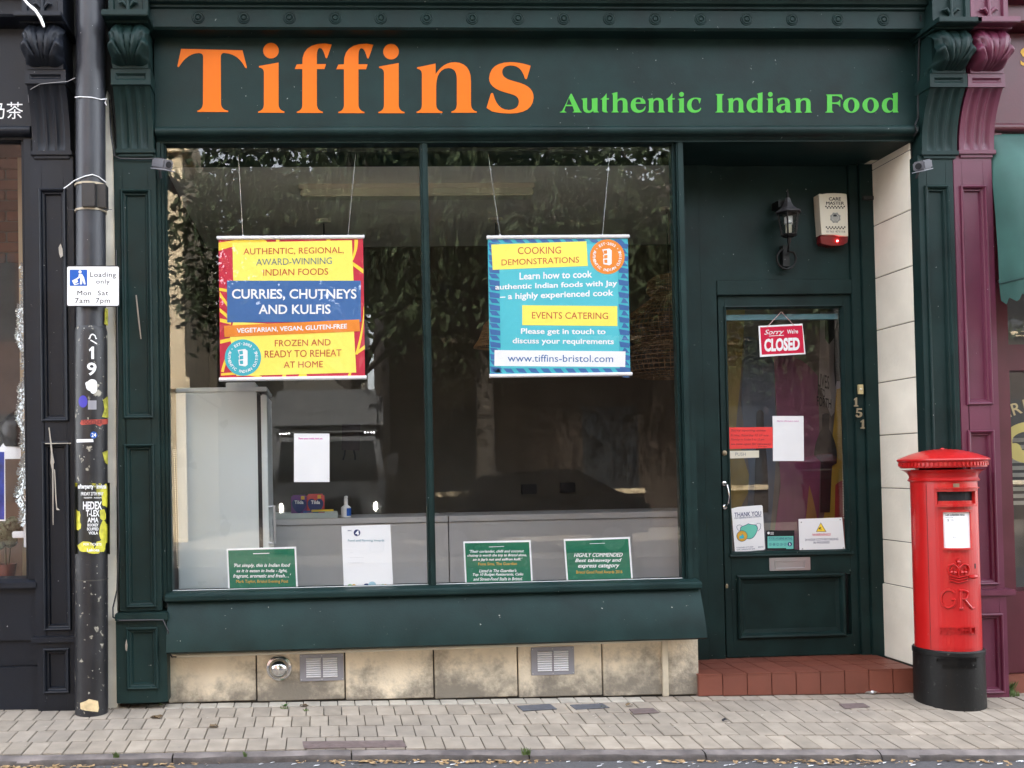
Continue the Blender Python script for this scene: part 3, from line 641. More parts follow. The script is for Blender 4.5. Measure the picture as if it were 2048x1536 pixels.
wf = part('window_frame', MB().box(X(53,700,-.04), dx0, -.06, .1, wz0, wz1).box(X(48,700,-.02), X(53,700,-.02), -.03, .1, wz0, wz1), d, dk, bevel=.004)
part('pane', MB().box(xo, X(49,700,0), 0, .006, wz0, wz1), M['glass'], wf)
part('sill', MB().prof(xo, X(74,1165,-.09), [(.1,wz0+.01),(-.03,wz0+.004),(-.11,wz0-.012),(-.11,wz0-.045),(.1,wz0-.05)]), d, wf, bevel=.003)
part('apron', MB().box(xo, X(75,1230,YP), -.07, .1, zz(30,1283), wz0-.045), d, dk, bevel=.003)
part('plinth_board', MB().box(xo, X(77,1340,YP), -.05, .1, zz(30,1335), zz(30,1283)).box(xo, X(77,1340,YP), -.085, .1, -.05, zz(30,1335)), d, dk, bevel=.004)
for st, yy in (("M 117 495 L 121 487 L 125 498 L 126 512 L 121 516 L 118 506 Z", -.0165), ("M 97 855 L 99 855 L 103 885 L 105 905 L 109 925 L 107 928 L 107 1050 L 105.5 1050 L 104 940 L 101 925 L 102 905 Z", -.0165), ("M 108 938 L 110 940 L 113 1000 L 114 1015 L 120 1020 L 113 1020 L 111 1000 Z", -.0165), ("M 90 886 L 142 885.5 L 142 887.5 L 90 888 Z", -.0165)):
    part('paint_scrape', put_poly(MB(), path(st), on(YP+yy), .001), M['paver_pale'], pd)
for st in ("M 271 590 L 273.5 590 L 279 640 L 283 678 L 281 678 L 276 640 Z", "M 250 1290 L 253 1278 L 255 1290 L 254 1303 L 251 1300 Z"): part('paint_scrape', put_poly(MB(), path(st), on(YP+(-.0 if '590' in st else -.04)), .001), M['paver'], pilL)
# narrow strip of pale wall between the two left pilasters
sw = MB(); pts = [(X(213,1408,-.05), -.03), (X(237,1408,-.05), -.03), (X(235,900,-.05), Z(225,900,-.05)), (X(233,500,-.05), Z(225,500,-.05)), (X(229,330,-.05), Z(220,330,-.05)), (X(222,230,-.05), Z(220,230,-.05)), (X(217,185,-.05), Z(217,185,-.05)), (X(213,200,-.05), Z(213,200,-.05))]
part('party_wall_strip', sw.poly(pts, -.085, .1), mat('peeling_render', (.86,.80,.68), .9, stain=.25, stain_col=(.2,.18,.15), sscale=5), shop)
part('recess_board', MB().box(X(140,200,-.02), X(236,200,-.02), .0, .1, 0, 4.3), M['joint'], dk)

mg = thing('plum_shopfront', 'plum painted shopfront right of the pillar box with a faded green awning', 'shopfront', (4.4, 0, -.08))
p_, mr_ = M['mag'], M['maroon']
mx0, mx1 = X(1914.5, 600, YP), X(1992, 600, YP)
pm = shaft(mg, p_, mx0, mx1, zz(1975,1185), zz(1950,308), [(X(1931,600,YP), X(1974,600,YP), zz(1960,805), zz(1950,376)), (X(1931,600,YP), X(1974,600,YP), zz(1970,1165), zz(1965,865))], YP, .3)
corbel(pm, p_, X(1913,250,YP), X(1986,250,YP), zz(1950,310), Z(1960,177,-.2), Z(1963,148,-.22), Z(1972,64,-.25), Z(1978,41,-.3), YP)
shaft(mg, p_, mx0, X(2014,1290,YP-.02), gz(4.2,0)-.03, zz(1985,1185), [(X(1938,1290,YP), X(1995,1290,YP), zz(1980,1380), zz(1980,1230))], YP-.03, .3, 'pilaster_base')
part('pilaster_ledge', MB().box(mx0-.01, X(2022,1180,YP)-.0, YP-.05, .3, zz(1985,1190), zz(1985,1178)), p_, pm, bevel=.004)
xe = 7.2
part('fascia_board', MB().box(mx1-.01, xe, -.05, .05, zz(2020,262), zz(2020,60)), mr_, mg)
part('cornice', MB().prof(mx1, xe, [(.02,zz(2020,56)),(-.17,zz(2020,56)),(-.18,zz(2020,52)),(-.18,zz(2020,22)),(-.235,zz(2020,18)),(-.3,zz(2020,0)),(.02,zz(2020,-10))]), mr_, mg)
zm3 = zz(2020,252)
part('fascia_moulding', MB().prof(mx1, xe, [(.03, zm3+.035)]+[(-.055-.034*math.sin(math.pi*t/8), zm3+.03*math.cos(math.pi*t/8)) for t in range(9)]+[(.03, zm3-.04)]), mr_, mg, smooth=30)
part('letter', put_text(MB(), 'S', (2041, 95, 2064, 132), on(-.0525), bold=.01), M['gold'], mg)
mwz0, mwz1 = Z(2030, 1180, .05), Z(2030, 262, .05)
mwx = X(2000, 800, .04)
mwf = part('window_frame', MB().box(mx1-.01, mwx, -.06, .12, mwz0, mwz1).box(mwx, xe, -.03, .1, Z(2030,742,0), Z(2030,690,0)), mr_, mg, bevel=.004)
part('pane', MB().box(mwx-.01, xe, .05, .056, mwz0, mwz1), M['glass'], mwf)
part('apron', MB().box(mx1, xe, -.02, .2, Z(2030,1345,0), mwz0), mr_, mg, bevel=.003)
part('threshold', MB().box(mx1, xe, -.06, .2, -.15, Z(2030,1345,0)-.004), M['tile'], mg, bevel=.003)
lt = MB()
for ch, (cx, cy), rot in (('A', (2003, 830), -.5), ('I', (2017, 823), -.42), ('R', (2033, 817), -.32), ('I', (2049, 811), -.22)):
    vs, fs, asp, _ = text_geo(ch, .01); h = 24; wd = h*asp
    lt.add([V(cx+(u-.5)*wd*math.cos(rot)+(v-.5)*h*math.sin(rot)*1, cy+(u-.5)*wd*math.sin(rot)-(v-.5)*h*math.cos(rot), .046) for u, v in vs], fs)
part('window_lettering', lt, mat('old_gold_ink', (.42,.33,.16), .5), mwf)
sw = put_poly(MB(), [disc(2062, 885, 58, 42, 40), disc(2062, 882, 38, 20, 30)], on(.047)); put_poly(sw, [disc(2030, 902, 14, 16)], on(.0465))
part('window_emblem', sw, mat('faded_yellow_ink', (.42,.35,.10), .5), mwf)
part('window_emblem', put_poly(MB(), [path("M 2003 850 Q 2022 856 2022 885 Q 2020 905 2003 910 L 2003 888 Q 2012 880 2003 868 Z")[0]], on(.0468)), mat('faded_blue_ink', (.06,.22,.33), .5), mwf)
# awning, half folded against the window
aw = MB(); n = 16; m = 110; vs = []
za, zb_ = Z(2030, 268, -.05), Z(2030, 545, -.45)
for j in range(n+1):
    t = j/n
    for i in range(m+1):
        x = mx1+.004+(xe-mx1)*i/m*1.0
        edge = min(1, (x-mx1)/.13)**.5
        y = -.055-(.42*math.sin(t*math.pi/2)**1.1)*edge
        z = za+(zb_-za)*t**1.1-.012*(1-edge)*t+.014*math.sin(x*9+t*5)*t*(1-t)*3-.03*max(0, 1-abs((x-mx1)*1.6-(1-t)*.55)/.05)*0
        vs.append((x, y, z))
aw.add(vs, [(j*(m+1)+i, j*(m+1)+i+1, (j+1)*(m+1)+i+1, (j+1)*(m+1)+i) for j in range(n) for i in range(m)])
av = MB(); b = vs[-(m+1):]; lo = []; arc = 0; lastp = Vector(b[0])
for i in range(m*4+1):
    k = min(m-1, i//4); f = (i-4*k)/4; p = Vector(b[k]).lerp(Vector(b[k+1]), f); arc += (p-lastp).length; lastp = p.copy(); ph_ = arc/.085*math.pi
    lo += [tuple(p), (p.x, p.y-.012-.012*math.sin(ph_*2), p.z-.085-.05*abs(math.sin(ph_+.4)))]
av.add(lo, [(2*i, 2*i+2, 2*i+3, 2*i+1) for i in range(m*4)])
awm = mat('faded_green_canvas', (.030,.095,.080), .6, var=.4, scale=3, bump=.15, bscale=12)
awo = part('awning', aw, awm, mg, smooth=60); part('valance', av, awm, awo, smooth=60)
part('awning_seam', MB().tube([Vector(b[k])+Vector((0,-.004,0)) for k in range(0, m+1)], .006, 5), mat('dark_canvas_seam', (.014,.045,.04), .7), awo)
part('awning_arm', MB().tube([(mx1+.05,-.05,Z(2020,560,-.1)),(mx1+.22,-.42,zb_+.0)], .012), M['steel'], mg)
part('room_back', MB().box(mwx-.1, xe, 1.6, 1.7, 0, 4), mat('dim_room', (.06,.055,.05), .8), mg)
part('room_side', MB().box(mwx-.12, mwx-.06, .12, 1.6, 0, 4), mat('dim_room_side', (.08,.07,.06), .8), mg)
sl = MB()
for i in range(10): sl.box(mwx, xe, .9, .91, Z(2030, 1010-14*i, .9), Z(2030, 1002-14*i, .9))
part('reflected_slats', sl, mat('reflected_shutter', (.30,.29,.24), .5), mg, kind='stuff')  # slats inside the room, standing in for a reflected shutter

# ------------------------------------------------------------------ pillar box
PCY = -.205
pc = V(1890.5, 1100, PCY); PC = Vector((pc.x, PCY, gz(pc.x, PCY)))
s_ = (V(1894,1100,PCY).x-V(1893,1100,PCY).x)*.862
def pz(py): return Z(1893, py, PCY)-PC.z
pb = thing('pillar_box', 'red cast iron pillar box with black base on the pavement beside the doorway', 'post box', PC)
rb, rk = 67*s_, 71.5*s_
z_top = pz(1293)
part('base', MB().lathe([(0,-.05),(rk+.004,-.05),(rk+.002,.02),(rk,z_top-.035),(rk+.004,z_top-.032),(rk+.004,z_top-.008),(rk-.002,z_top-.001),(rb-.01,z_top)], PC, 64), M['black'], pb, smooth=30)
zn = pz(962)
body = part('body', MB().lathe([(rb,z_top-.005),(rb,zn-.002),(rb+.010,zn),(rb+.014,zn+.008),(rb+.008,zn+.016),(rb+.004,zn+.022),(rb+.006,zn+.034),(rb+.018,zn+.052),(rb+.034,zn+.064),(rb+.05,zn+.070)], PC, 72), M['red'], pb, smooth=30)
rc = 93*s_
zr = pz(934)
cp = [(rb+.03, zr-.004), (rc-.022, zr-.004), (rc-.016, zr), (rc-.013, zr+.030), (rc-.004, zr+.036), (rc, zr+.043), (rc-.004, zr+.050)]
zt_ = pz(898)
for i in range(1, 13):
    t = i/12; cp.append(((rc-.004)*math.cos(t*math.pi/2), zr+.050+(zt_-zr-.050)*math.sin(t*math.pi/2)**1.0))
capm = [(r, z) for r, z in cp[:7]]
for i in range(1, 15):
    t = i/14; r = (rc-.004)*(1-t); capm.append((r, zr+.050+(zt_-zr-.050)*(1-(1-t)**2.1)))
cap = part('cap', MB().lathe(capm, PC, 72), M['red'], pb, smooth=30)
dn = MB()
for i in range(64):
    a = 2*math.pi*i/64; c, s = math.cos(a), math.sin(a); ri, ro, hw = rc-.017, rc-.008, .006
    pts = []
    for rr_, zz_ in ((ri, zr+.006), (ro, zr+.008), (ro, zr+.028), (ri, zr+.030)):
        pts.append((rr_, zz_))
    vs = [(PC.x+r*c-sg*hw*s, PC.y+r*s+sg*hw*c, PC.z+z) for sg in (-1, 1) for r, z in pts]
    dn.add(vs, [(0,1,2,3),(7,6,5,4),(0,4,5,1),(1,5,6,2),(2,6,7,3)])
part('dentil_band', dn, M['red'], cap, kind='stuff')
part('cap_boss', MB().sphere((PC.x, PC.y, PC.z+zt_), .012, .012, .008, 10, 6), M['red'], cap, smooth=60)
def cyl(cx, cy, r, lean=0, z0=0):
    """map a photo position to the point where its line of sight meets a standing cylinder"""
    def f(px, py, dr=0):
        d = F_ + R_*((px-PPX)/FPX) - U_*((py-PPY)/FPX); rr_ = r+dr; zz_ = CAM.z+6*d.z/d.y
        for _ in range(3):
            ox, oy = CAM.x-(cx+lean*(zz_-z0)), CAM.y-cy
            A = d.x*d.x+d.y*d.y; B = ox*d.x+oy*d.y; D = B*B-A*(ox*ox+oy*oy-rr_*rr_)
            t = (-B-math.sqrt(max(0, D)))/A; zz_ = CAM.z+d.z*t
        return CAM+d*t
    return f
pcyl = cyl(PC.x, PC.y, rb)
def pm_(dr): return lambda a, b: pcyl(a, b, dr)
A0 = math.radians(-18)
def pp(a, z, dr=0): r = rb+dr; return (PC.x+r*math.sin(A0+a), PC.y-r*math.cos(A0+a), PC.z+z)
def wrap(mb, a0, a1, z0, z1, d0, d1, n=8):   # curved block on the body
    vs = []
    for i in range(n+1):
        a = a0+(a1-a0)*i/n; vs += [pp(a,z0,d0), pp(a,z0,d1), pp(a,z1,d1), pp(a,z1,d0)]
    fs = [(i*4+k, i*4+4+k, i*4+4+(k+1)%4, i*4+(k+1)%4) for i in range(n) for k in range(4)] + [(0,1,2,3), (n*4+3,n*4+2,n*4+1,n*4)]
    return mb.add(vs, fs)
def pa(px, py):   # angle on the body of a photo position
    p = pcyl(px, py); return math.atan2(p.x-PC.x, -(p.y-PC.y))-A0
def hz_(px, py): return pcyl(px, py).z-PC.z
# door leaf lines: a seam down the left edge and along the top
am, ar = pa(1857, 1130), pa(1953, 1130)
sm = MB(); wrap(sm, am-.008, am+.008, z_top+.005, hz_(1860,968), -.004, .0008, 1); wrap(sm, am, 1.05, hz_(1900,963), hz_(1900,963)+.006, -.004, .0010, 12)
part('door_seam', sm, mat('dark_red_seam', (.10,.006,.006), .7), body)
ds = MB(); wrap(ds, am+.02, 1.05, z_top+.012, hz_(1900,968), -.004, .0025, 16)
part('collection_door', ds, M['red'], body, bevel=.0015)
s0, s1 = pa(1872, 990), pa(1944, 990)
sz0, sz1 = hz_(1908, 1012), hz_(1908, 978)
sb = MB(); wrap(sb, s0, s1, sz1-.014, sz1+.002, 0, .034); wrap(sb, s0, s1, sz0-.004, sz0+.012, 0, .030)
wrap(sb, s0, s0+.05, sz0, sz1, 0, .026, 2); wrap(sb, s1-.05, s1, sz0, sz1, 0, .026, 2)
wrap(sb, s0-.03, s1+.03, sz1+.002, sz1+.010, 0, .042)
slot = part('slot_surround', sb, M['red'], body, bevel=.003)
ap = MB(); wrap(ap, s0+.04, s1-.04, sz0+.008, sz1-.010, .001, .005)
part('slot_opening', ap, M['blackink'], slot)
sp = MB(); wrap(sp, s0+.05, s1-.05, sz0+.010, sz0+.030, .004, .014)
part('slot_lip', sp, M['red'], slot)
n0, n1 = pa(1887, 1060), pa(1938, 1060); nz0, nz1 = hz_(1912, 1096), hz_(1912, 1024)
fr = MB(); wrap(fr, n0-.04, n1+.04, nz1, nz1+.012, 0, .020); wrap(fr, n0-.04, n1+.04, nz0-.012, nz0, 0, .018)
wrap(fr, n0-.04, n0, nz0, nz1, 0, .014, 2); wrap(fr, n1, n1+.04, nz0, nz1, 0, .014, 2)
nf = part('notice_frame', fr, M['red'], body, bevel=.002)
npl = MB(); wrap(npl, n0, n1, nz0, nz1, .001, .006); part('collection_notice', npl, M['whiteink'], nf)
nt_ = MB(); mq = pm_(.0075)
put_text(nt_, 'Last collection time', (1891, 1027.5, 1929, 1031.5), mq, bold=.02); put_text(nt_, 'Monday to Friday', (1891, 1034, 1906, 1036), mq); put_text(nt_, '5', (1895, 1038, 1897.5, 1043), mq, bold=.02); put_text(nt_, '5.30pm', (1901, 1039, 1909, 1041.5), mq); put_text(nt_, 'collection', (1905, 1073, 1913, 1075), mq)
part('lettering', nt_, M['blackink'], nf)
part('number_plate', wrap(MB(), pa(1906,973), pa(1918,973), hz_(1912,980), hz_(1912,967), .002, .005, 2), M['bronze'], body)
# raised crown and cypher
cr = MB(); mq = pm_(0)
def bead(px, py, r, d=.006): p = pcyl(px, py, .006); cr.sphere(p, r, r, r, 8, 6)
def rib(pts, r): cr.tube([pcyl(a, b, .007) for a, b in pts], r, 6)
for k in range(3): rib([(1899, 1151+k*5), (1917, 1155.5+k*5), (1936, 1151+k*5)], .0065)
rib([(1899, 1150), (1896, 1140), (1899, 1131), (1907, 1128), (1914, 1133), (1917, 1138)], .006); rib([(1936, 1150), (1939, 1140), (1936, 1131), (1928, 1128), (1921, 1133), (1917, 1138)], .006)
rib([(1903, 1150), (1902, 1140), (1906, 1136)], .005); rib([(1932, 1150), (1933, 1140), (1929, 1136)], .005); rib([(1917, 1152), (1917, 1128)], .006)
bead(1917, 1124, .011); rib([(1912, 1120), (1922, 1120)], .004); rib([(1917, 1125), (1917, 1116)], .004)
for a in (1903, 1910, 1924, 1931): bead(a, 1146+abs(a-1917)*-.1, .010)
part('crown_emblem', cr, M['red'], body, smooth=60)
def raised(strokes, r, name, mt, par, f):
    mb = MB()
    for st in strokes: mb.tube([f(a, b) for a, b in st], r, 6)
    return part(name, mb, mt, par, smooth=60)
G = [(1911+0, 1187)]; G = [(1897+15*math.cos(math.radians(a)), 1198-18*math.sin(math.radians(a))) for a in range(40, 331, 15)]
raised([G + [(1910, 1199)], [(1910, 1199), (1902, 1199)]], .0075, 'cypher_letter', M['red'], body, pm_(.005))
raised([[(1922, 1216), (1922, 1181)], [(1918, 1181), (1928, 1181), (1935, 1184), (1937, 1190), (1933, 1197), (1923, 1199)], [(1929, 1199), (1936, 1208), (1944, 1217), (1949, 1216)], [(1918, 1217), (1926, 1217)]], .0075, 'cypher_letter', M['red'], body, pm_(.005))
# the words read along the door: built from raised strokes fitted to the cylinder
def raised_text(s, box, f0, f1, name, mt, par, bold=.01):
    vs, fs, _, _ = text_geo(s, bold if 'M' not in s else 0, 0, 1.05); x0, y0, x1, y1 = box; n = len(vs); mb = MB()
    top = [f1(x0+u*(x1-x0), y1+v*(y0-y1)) for u, v in vs]; bot = [f0(x0+u*(x1-x0), y1+v*(y0-y1)) for u, v in vs]
    cnt = {}
    for f in fs:
        for i in range(len(f)):
            e = (f[i], f[(i+1) % len(f)]); cnt[tuple(sorted(e))] = cnt.get(tuple(sorted(e)), 0)+1
    side = [(e[0], e[1], n+e[1], n+e[0]) for e, c in cnt.items() if c == 1]
    return part(name, mb.add(top+bot, list(fs)+side), mt, par)
raised_text('POST OFFICE', (1879, 1253, 1955, 1268), pm_(0), pm_(.014), 'raised_lettering', M['red'], body)
bcyl = cyl(PC.x, PC.y, rk)
raised_text('CARRON COMPANY', (1872, 1316, 1956, 1324), lambda a, b: bcyl(a, b, 0), lambda a, b: bcyl(a, b, .014), 'raised_lettering', M['black'], pb)
raised_text('STIRLINGSHIRE', (1883, 1328, 1955, 1336), lambda a, b: bcyl(a, b, 0), lambda a, b: bcyl(a, b, .014), 'raised_lettering', M['black'], pb)
kn = pcyl(1938, 1153, .0); k2 = pcyl(1951, 1153, .018)
part('lock_knob', MB().tube([kn, Vector(kn).lerp(Vector(k2), .5)+Vector((-.004,-.022,0)), k2], [.010, .014, .012], 10), M['red'], body, smooth=60)
part('keyhole', wrap(MB(), pa(1948,1132), pa(1950.5,1132), hz_(1949,1137), hz_(1949,1127), .001, .0035, 1), M['blackink'], body)

# ------------------------------------------------------------------ street column with its clutter
QY = -.17
q0 = V(183.5, 1424, QY); q1 = V(181, 10, QY); LEAN = (q1.x-q0.x)/(q1.z-q0.z)
qz0 = gz(q0.x, QY); QX = q0.x+LEAN*(qz0-q0.z)
sq = (V(184,800,QY).x-V(183,800,QY).x)*.975
r_lo, r_hi = 33.2*sq, 30.6*sq
pole_yellow = mat('yellow_smear', (.42,.40,.05), .6, var=.6, scale=40)
col = thing('street_column', 'tall grey street lighting column numbered 19 with scuffed black lower part', 'lamp post', (QX, QY, qz0))
ax = lambda z: (QX+LEAN*(z-qz0), QY, z)
zs_ = Z(184, 655, QY)
part('lower_tube', MB().tube([ax(qz0-.1), ax(qz0+.3), ax(zs_-.3), ax(zs_-.028), ax(zs_-.010), ax(zs_)], [r_lo, r_lo, r_lo, r_lo, r_lo-.004, r_hi], 40), M['pole_worn'], col, smooth=50)
part('upper_tube', MB().tube([ax(zs_-.02), ax(3), ax(5), ax(8)], [r_hi, r_hi*.99, r_hi*.96, r_hi*.85], 40), M['pole'], col, smooth=50)
zd = Z(184, 1158, QY)
part('hatch_seam', MB().tube([ax(zd-.003), ax(zd+.003)], r_lo+.0012, 40), M['joint'], col)
lo_ = cyl(QX, QY, r_lo, LEAN, qz0); hi_ = cyl(QX, QY, r_hi, LEAN, qz0)
lm_ = lambda dr: (lambda a, b: lo_(a, b, dr))
nb = MB(); mq = lm_(.0015)
for st in ([(179,678),(181,671),(185,668),(190,671),(192,678)], [(177,677),(194,677)], [(181,680),(188,684),(194,688)]):
    for k in range(len(st)-1):
        (a, b), (c, e) = st[k], st[k+1]; L_ = math.hypot(c-a, e-b); nx, ny = -(e-b)/L_*1.1, (c-a)/L_*1.1
        nb.add([mq(a+nx,b+ny), mq(c+nx,e+ny), mq(c-nx,e-ny), mq(a-nx,b-ny)], [(0,1,2,3)])
put_poly(nb, path('M 178 699 L 184 693 L 188 693 L 188 718 L 182.5 718 L 182.5 700 L 179 703 Z'), mq, sub=3); put_text(nb, '9', (174, 725, 193, 751), mq, bold=.02, sub=3)
part('stencil_number', nb, M['whiteink'], col)
part('paint_blob', put_poly(MB(), path("M 172 772 Q 168 764 176 763 Q 180 757 188 759 Q 196 762 194 772 Q 196 782 190 786 Q 184 790 180 782 Q 172 780 172 772 Z"), lm_(.0012), sub=3), M['whiteink'], col)
part('peeled_patch', put_poly(MB(), path("M 160 1406 L 172 1402 L 178 1398 L 196 1402 L 198 1416 L 196 1424 L 170 1421 L 161 1418 Z"), lm_(.001), sub=3), mat('bare_undercoat', (.66,.52,.30), .9, var=.3, scale=30), col)
def pole_print(name, loops, mt, dr, label, cat='sticker', group=None):
    o = solo(name, put_poly(MB(), loops, lm_(dr), sub=3), mt, label, cat, group); return o
pole_print('sticker', [disc(166, 803, 9, 12)], M['violet'], .0012, 'oval violet sticker beside the grey tag on the column', group='stickers on the column')
pole_print('tag', [[(176,801),(193,801),(193,819),(176,819)]], M['alu'], .0012, 'small square grey metal tag on the column under the white blob', 'tag')
pole_print('sticker', [disc(187.5, 870, 7)], M['signblue'], .0012, 'small round blue sticker on the column below the red strip', group='stickers on the column')
t_ = put_text(MB(), '24', (183, 866, 192, 874), lm_(.0018), bold=.01); part('lettering', t_, M['whiteink'], bpy.data.objects['sticker.001'])
rs = pole_print('sticker', [[(160,847),(163,840),(216,838),(216,848),(205,849),(200,853),(190,848),(163,850)]], mat('faded_red_strip', (.38,.06,.04), .7, var=.3, scale=40), .0012, 'torn red paper strip with lettering wrapped round the column', group='stickers on the column')
t_ = put_text(MB(), 'TOGETHER', (164, 840, 205, 848), lm_(.0018), bold=.02); part('lettering', t_, mat('dull_red', (.16,.02,.02), .7), rs)
pole_print('tape', [[(153,878.5),(186,878),(187,884),(153,885)]], M['whiteink'], .0014, 'short white strip of tape on the column below the blue sticker', 'tape')
for st, d_ in (("M 210 616 L 216 618 L 216 652 L 209 648 Z", 0), ("M 206 800 L 216 792 L 217 836 L 204 834 L 209 818 Z", 0), ("M 205 905 L 216 900 L 216 930 L 210 925 Z", 0)): part('paint_smear', put_poly(MB(), path(st), lm_(.0012), sub=3), pole_yellow, col)
# gig poster wrapped round the column
mq = lambda a, b: lo_(min(max(a, 151.5), 215.5), b, .003)
pst = thing('gig_poster', 'black and yellow gig poster pasted round the column', 'poster', lo_(184, 1110, .002))
grid = MB(); vs = []; nn = 16
for j in range(11):
    for i in range(nn+1):
        a = 148+72*i/nn; b = 966+142*j/10; b += R(-1, 1)*(1 if j in (0, 10) else 0)
        p = lo_(min(max(a, 151), 216.5), b, .0025+(.012 if i in (0, nn) else 0)); p = Vector(p)
        if i == 0: p.x -= .006
        if i == nn: p.x += .010
        vs.append(p)
grid.add(vs, [(j*(nn+1)+i, j*(nn+1)+i+1, (j+1)*(nn+1)+i+1, (j+1)*(nn+1)+i) for j in range(10) for i in range(nn)])
pmat = mat('poster_print', (.016,.017,.015), .35, var=.3, wear=(7,.55,.95,(.55,.52,.03)))
sheet_ = part('paper', grid, pmat, pst, smooth=60)
yb = MB(); mq2 = lambda a, b: lo_(min(max(a, 152), 216), b, .0032)
random.seed(31)
def blot(cx, cy, rx, ry, n=26):
    k = [R(.6, 1.15) for _ in range(n)]; k = [(k[i-1]+k[i]+k[(i+1) % n])/3 for i in range(n)]
    return [(cx+rx*k[i]*math.cos(2*math.pi*i/n), cy+ry*k[i]*math.sin(2*math.pi*i/n)) for i in range(n)]
for l in (blot(154, 1040, 9, 24), blot(156, 1052, 6, 9), blot(211, 992, 9, 26), blot(206, 1030, 8, 12), blot(209, 1066, 11, 28), blot(172, 1094, 18, 13), blot(201, 1092, 13, 15), blot(188, 1102, 14, 7)): put_poly(yb, [l], mq2, sub=3)
part('yellow_print', yb, mat('poster_yellow', (.60,.56,.05), .4, var=.35, scale=25), sheet_)
tx = MB(); mq3 = lambda a, b: lo_(a, b, .004)
for s, bx, bo in (('afterparty · invicta', (156,968,213,980), .03), ('FRIDAY 27TH MAY', (162,984,207,991), .03), ('10:00PM - 4:00AM', (168,994,203,997), .02), ('HEDEX', (166,1003,204,1019), .03), ('T-LEX', (172,1020,199,1033), .03), ('AMA', (175,1035,197,1045), .03), ('BOOKEY', (175,1047,197,1053), .03), ('SCUFFED', (174,1055,197,1061), .03), ('VIOLA', (177,1063,196,1069), .03), ('FOR TICKETS', (167,1086,203,1091), .02), ('Lakota', (174,1097,199,1103), .03)):
    put_text(tx, s, bx, mq3, bold=bo, sub=4)
part('lettering', tx, M['whiteink'], sheet_)
# loading sign
YS = QY-r_hi-.02
sg = thing('loading_sign', 'white loading only sign plate fixed to the street column', 'sign', V(186, 613, YS))
pmap = crop(0, 480, 2.954, YS); pm1 = crop(0, 480, 2.954, YS-.0012); pm2 = crop(0, 480, 2.954, YS-.002)
def rrect(x0, y0, x1, y1, r, n=5):
    out = []
    for cx, cy, a in ((x1-r, y0+r, -90), (x1-r, y1-r, 0), (x0+r, y1-r, 90), (x0+r, y0+r, 180)):
        out += [(cx+r*math.cos(math.radians(a+90*i/n)), cy+r*math.sin(math.radians(a+90*i/n))) for i in range(n+1)]
    return out
pl_ = part('plate', put_poly(MB(), [rrect(391,151,707,394,12)], pmap, .004), M['blackink'], sg)
part('plate_face', put_poly(MB(), [rrect(397,157,702,388,9)], crop(0,480,2.954,YS-.0006)), M['white'], sg)
part('symbol_panel', put_poly(MB(), [rrect(412,175,515,271,4)], pm1), M['signblue'], sg)
fg = put_poly(MB(), [disc(473, 188, 9)], pm2)
for s in ("M 466 200 L 484 200 L 497 222 L 506 262 L 496 262 L 488 238 L 484 262 L 472 262 L 474 230 L 470 222 L 452 238 L 446 232 L 464 216 Z", "M 425 240 L 452 226 L 462 246 L 436 262 Z", "M 436 262 L 464 256 L 466 260 L 440 267 Z"): put_poly(fg, path(s), pm2)
part('symbol', fg, M['whiteink'], sg)
tx = MB()
for s, bx in (('Loading', (533,190,685,228)), ('only', (568,232,648,266)), ('Mon', (457,299,538,327)), ('Sat', (577,299,640,327)), ('7am', (443,343,528,373)), ('7pm', (566,343,650,381))): put_text(tx, s, bx, pm1, bold=.004, space=1.1)
part('lettering', tx, M['blackink'], sg)
part('clip', MB().box(QX-.03, QX+.03, YS+.005, QY-.05, Z(186,560,YS), Z(186,550,YS)).box(QX-.03, QX+.03, YS+.005, QY-.05, Z(186,600,YS), Z(186,590,YS)), M['steel'], sg)
# black bracket box with strap bands, cable ties
bx = thing('bracket_box', 'black bracket box strapped round the column above the loading sign', 'bracket', hi_(188, 415, .02))
b1 = MB(); pbox(b1, 163, 365, 190, 413, QY-r_hi-.022, QY); b1.box(X(190,390,QY-.06), X(213,390,QY-.06), QY-r_hi+.01, QY, Z(200,413,QY-.1), Z(200,365,QY-.1))
part('housing', b1, M['blk'], bx, bevel=.004)
for py in (363, 415):
    z = Z(184, py, QY-.1); part('strap', MB().tube([ax(z-.006), ax(z+.006)], r_hi+.006, 32), mat('tan_strap', (.42,.36,.26), .6), bx, smooth=50)
zw = Z(184, 418, QY-.1); part('wire', MB().tube([V(134,414,QY-.1), V(136,419,QY-.13), V(160,420,QY-.13), V(200,420,QY-.13), V(224,419,QY-.1)], .0018, 5), M['blk'], bx)
for pts, lab in (([(151,196),(160,193.5),(185,195),(202,199),(214,199),(210,206),(214,212)], 'white cable tie looped round the column level with the shop lettering'),
                 ([(128,378),(150,362),(168,353),(185,349),(198,354),(213,366)], 'white cable tie sticking out above the black bracket box')):
    solo('cable_tie', MB().tube([hi_(min(max(a,153),210), b, .005)+Vector(((a-min(max(a,153),210))*sq, -.01 if a < 153 or a > 210 else 0, 0)) for a, b in pts], .0032, 6), M['whiteink'], lab, 'cable tie', 'cable ties on the column')

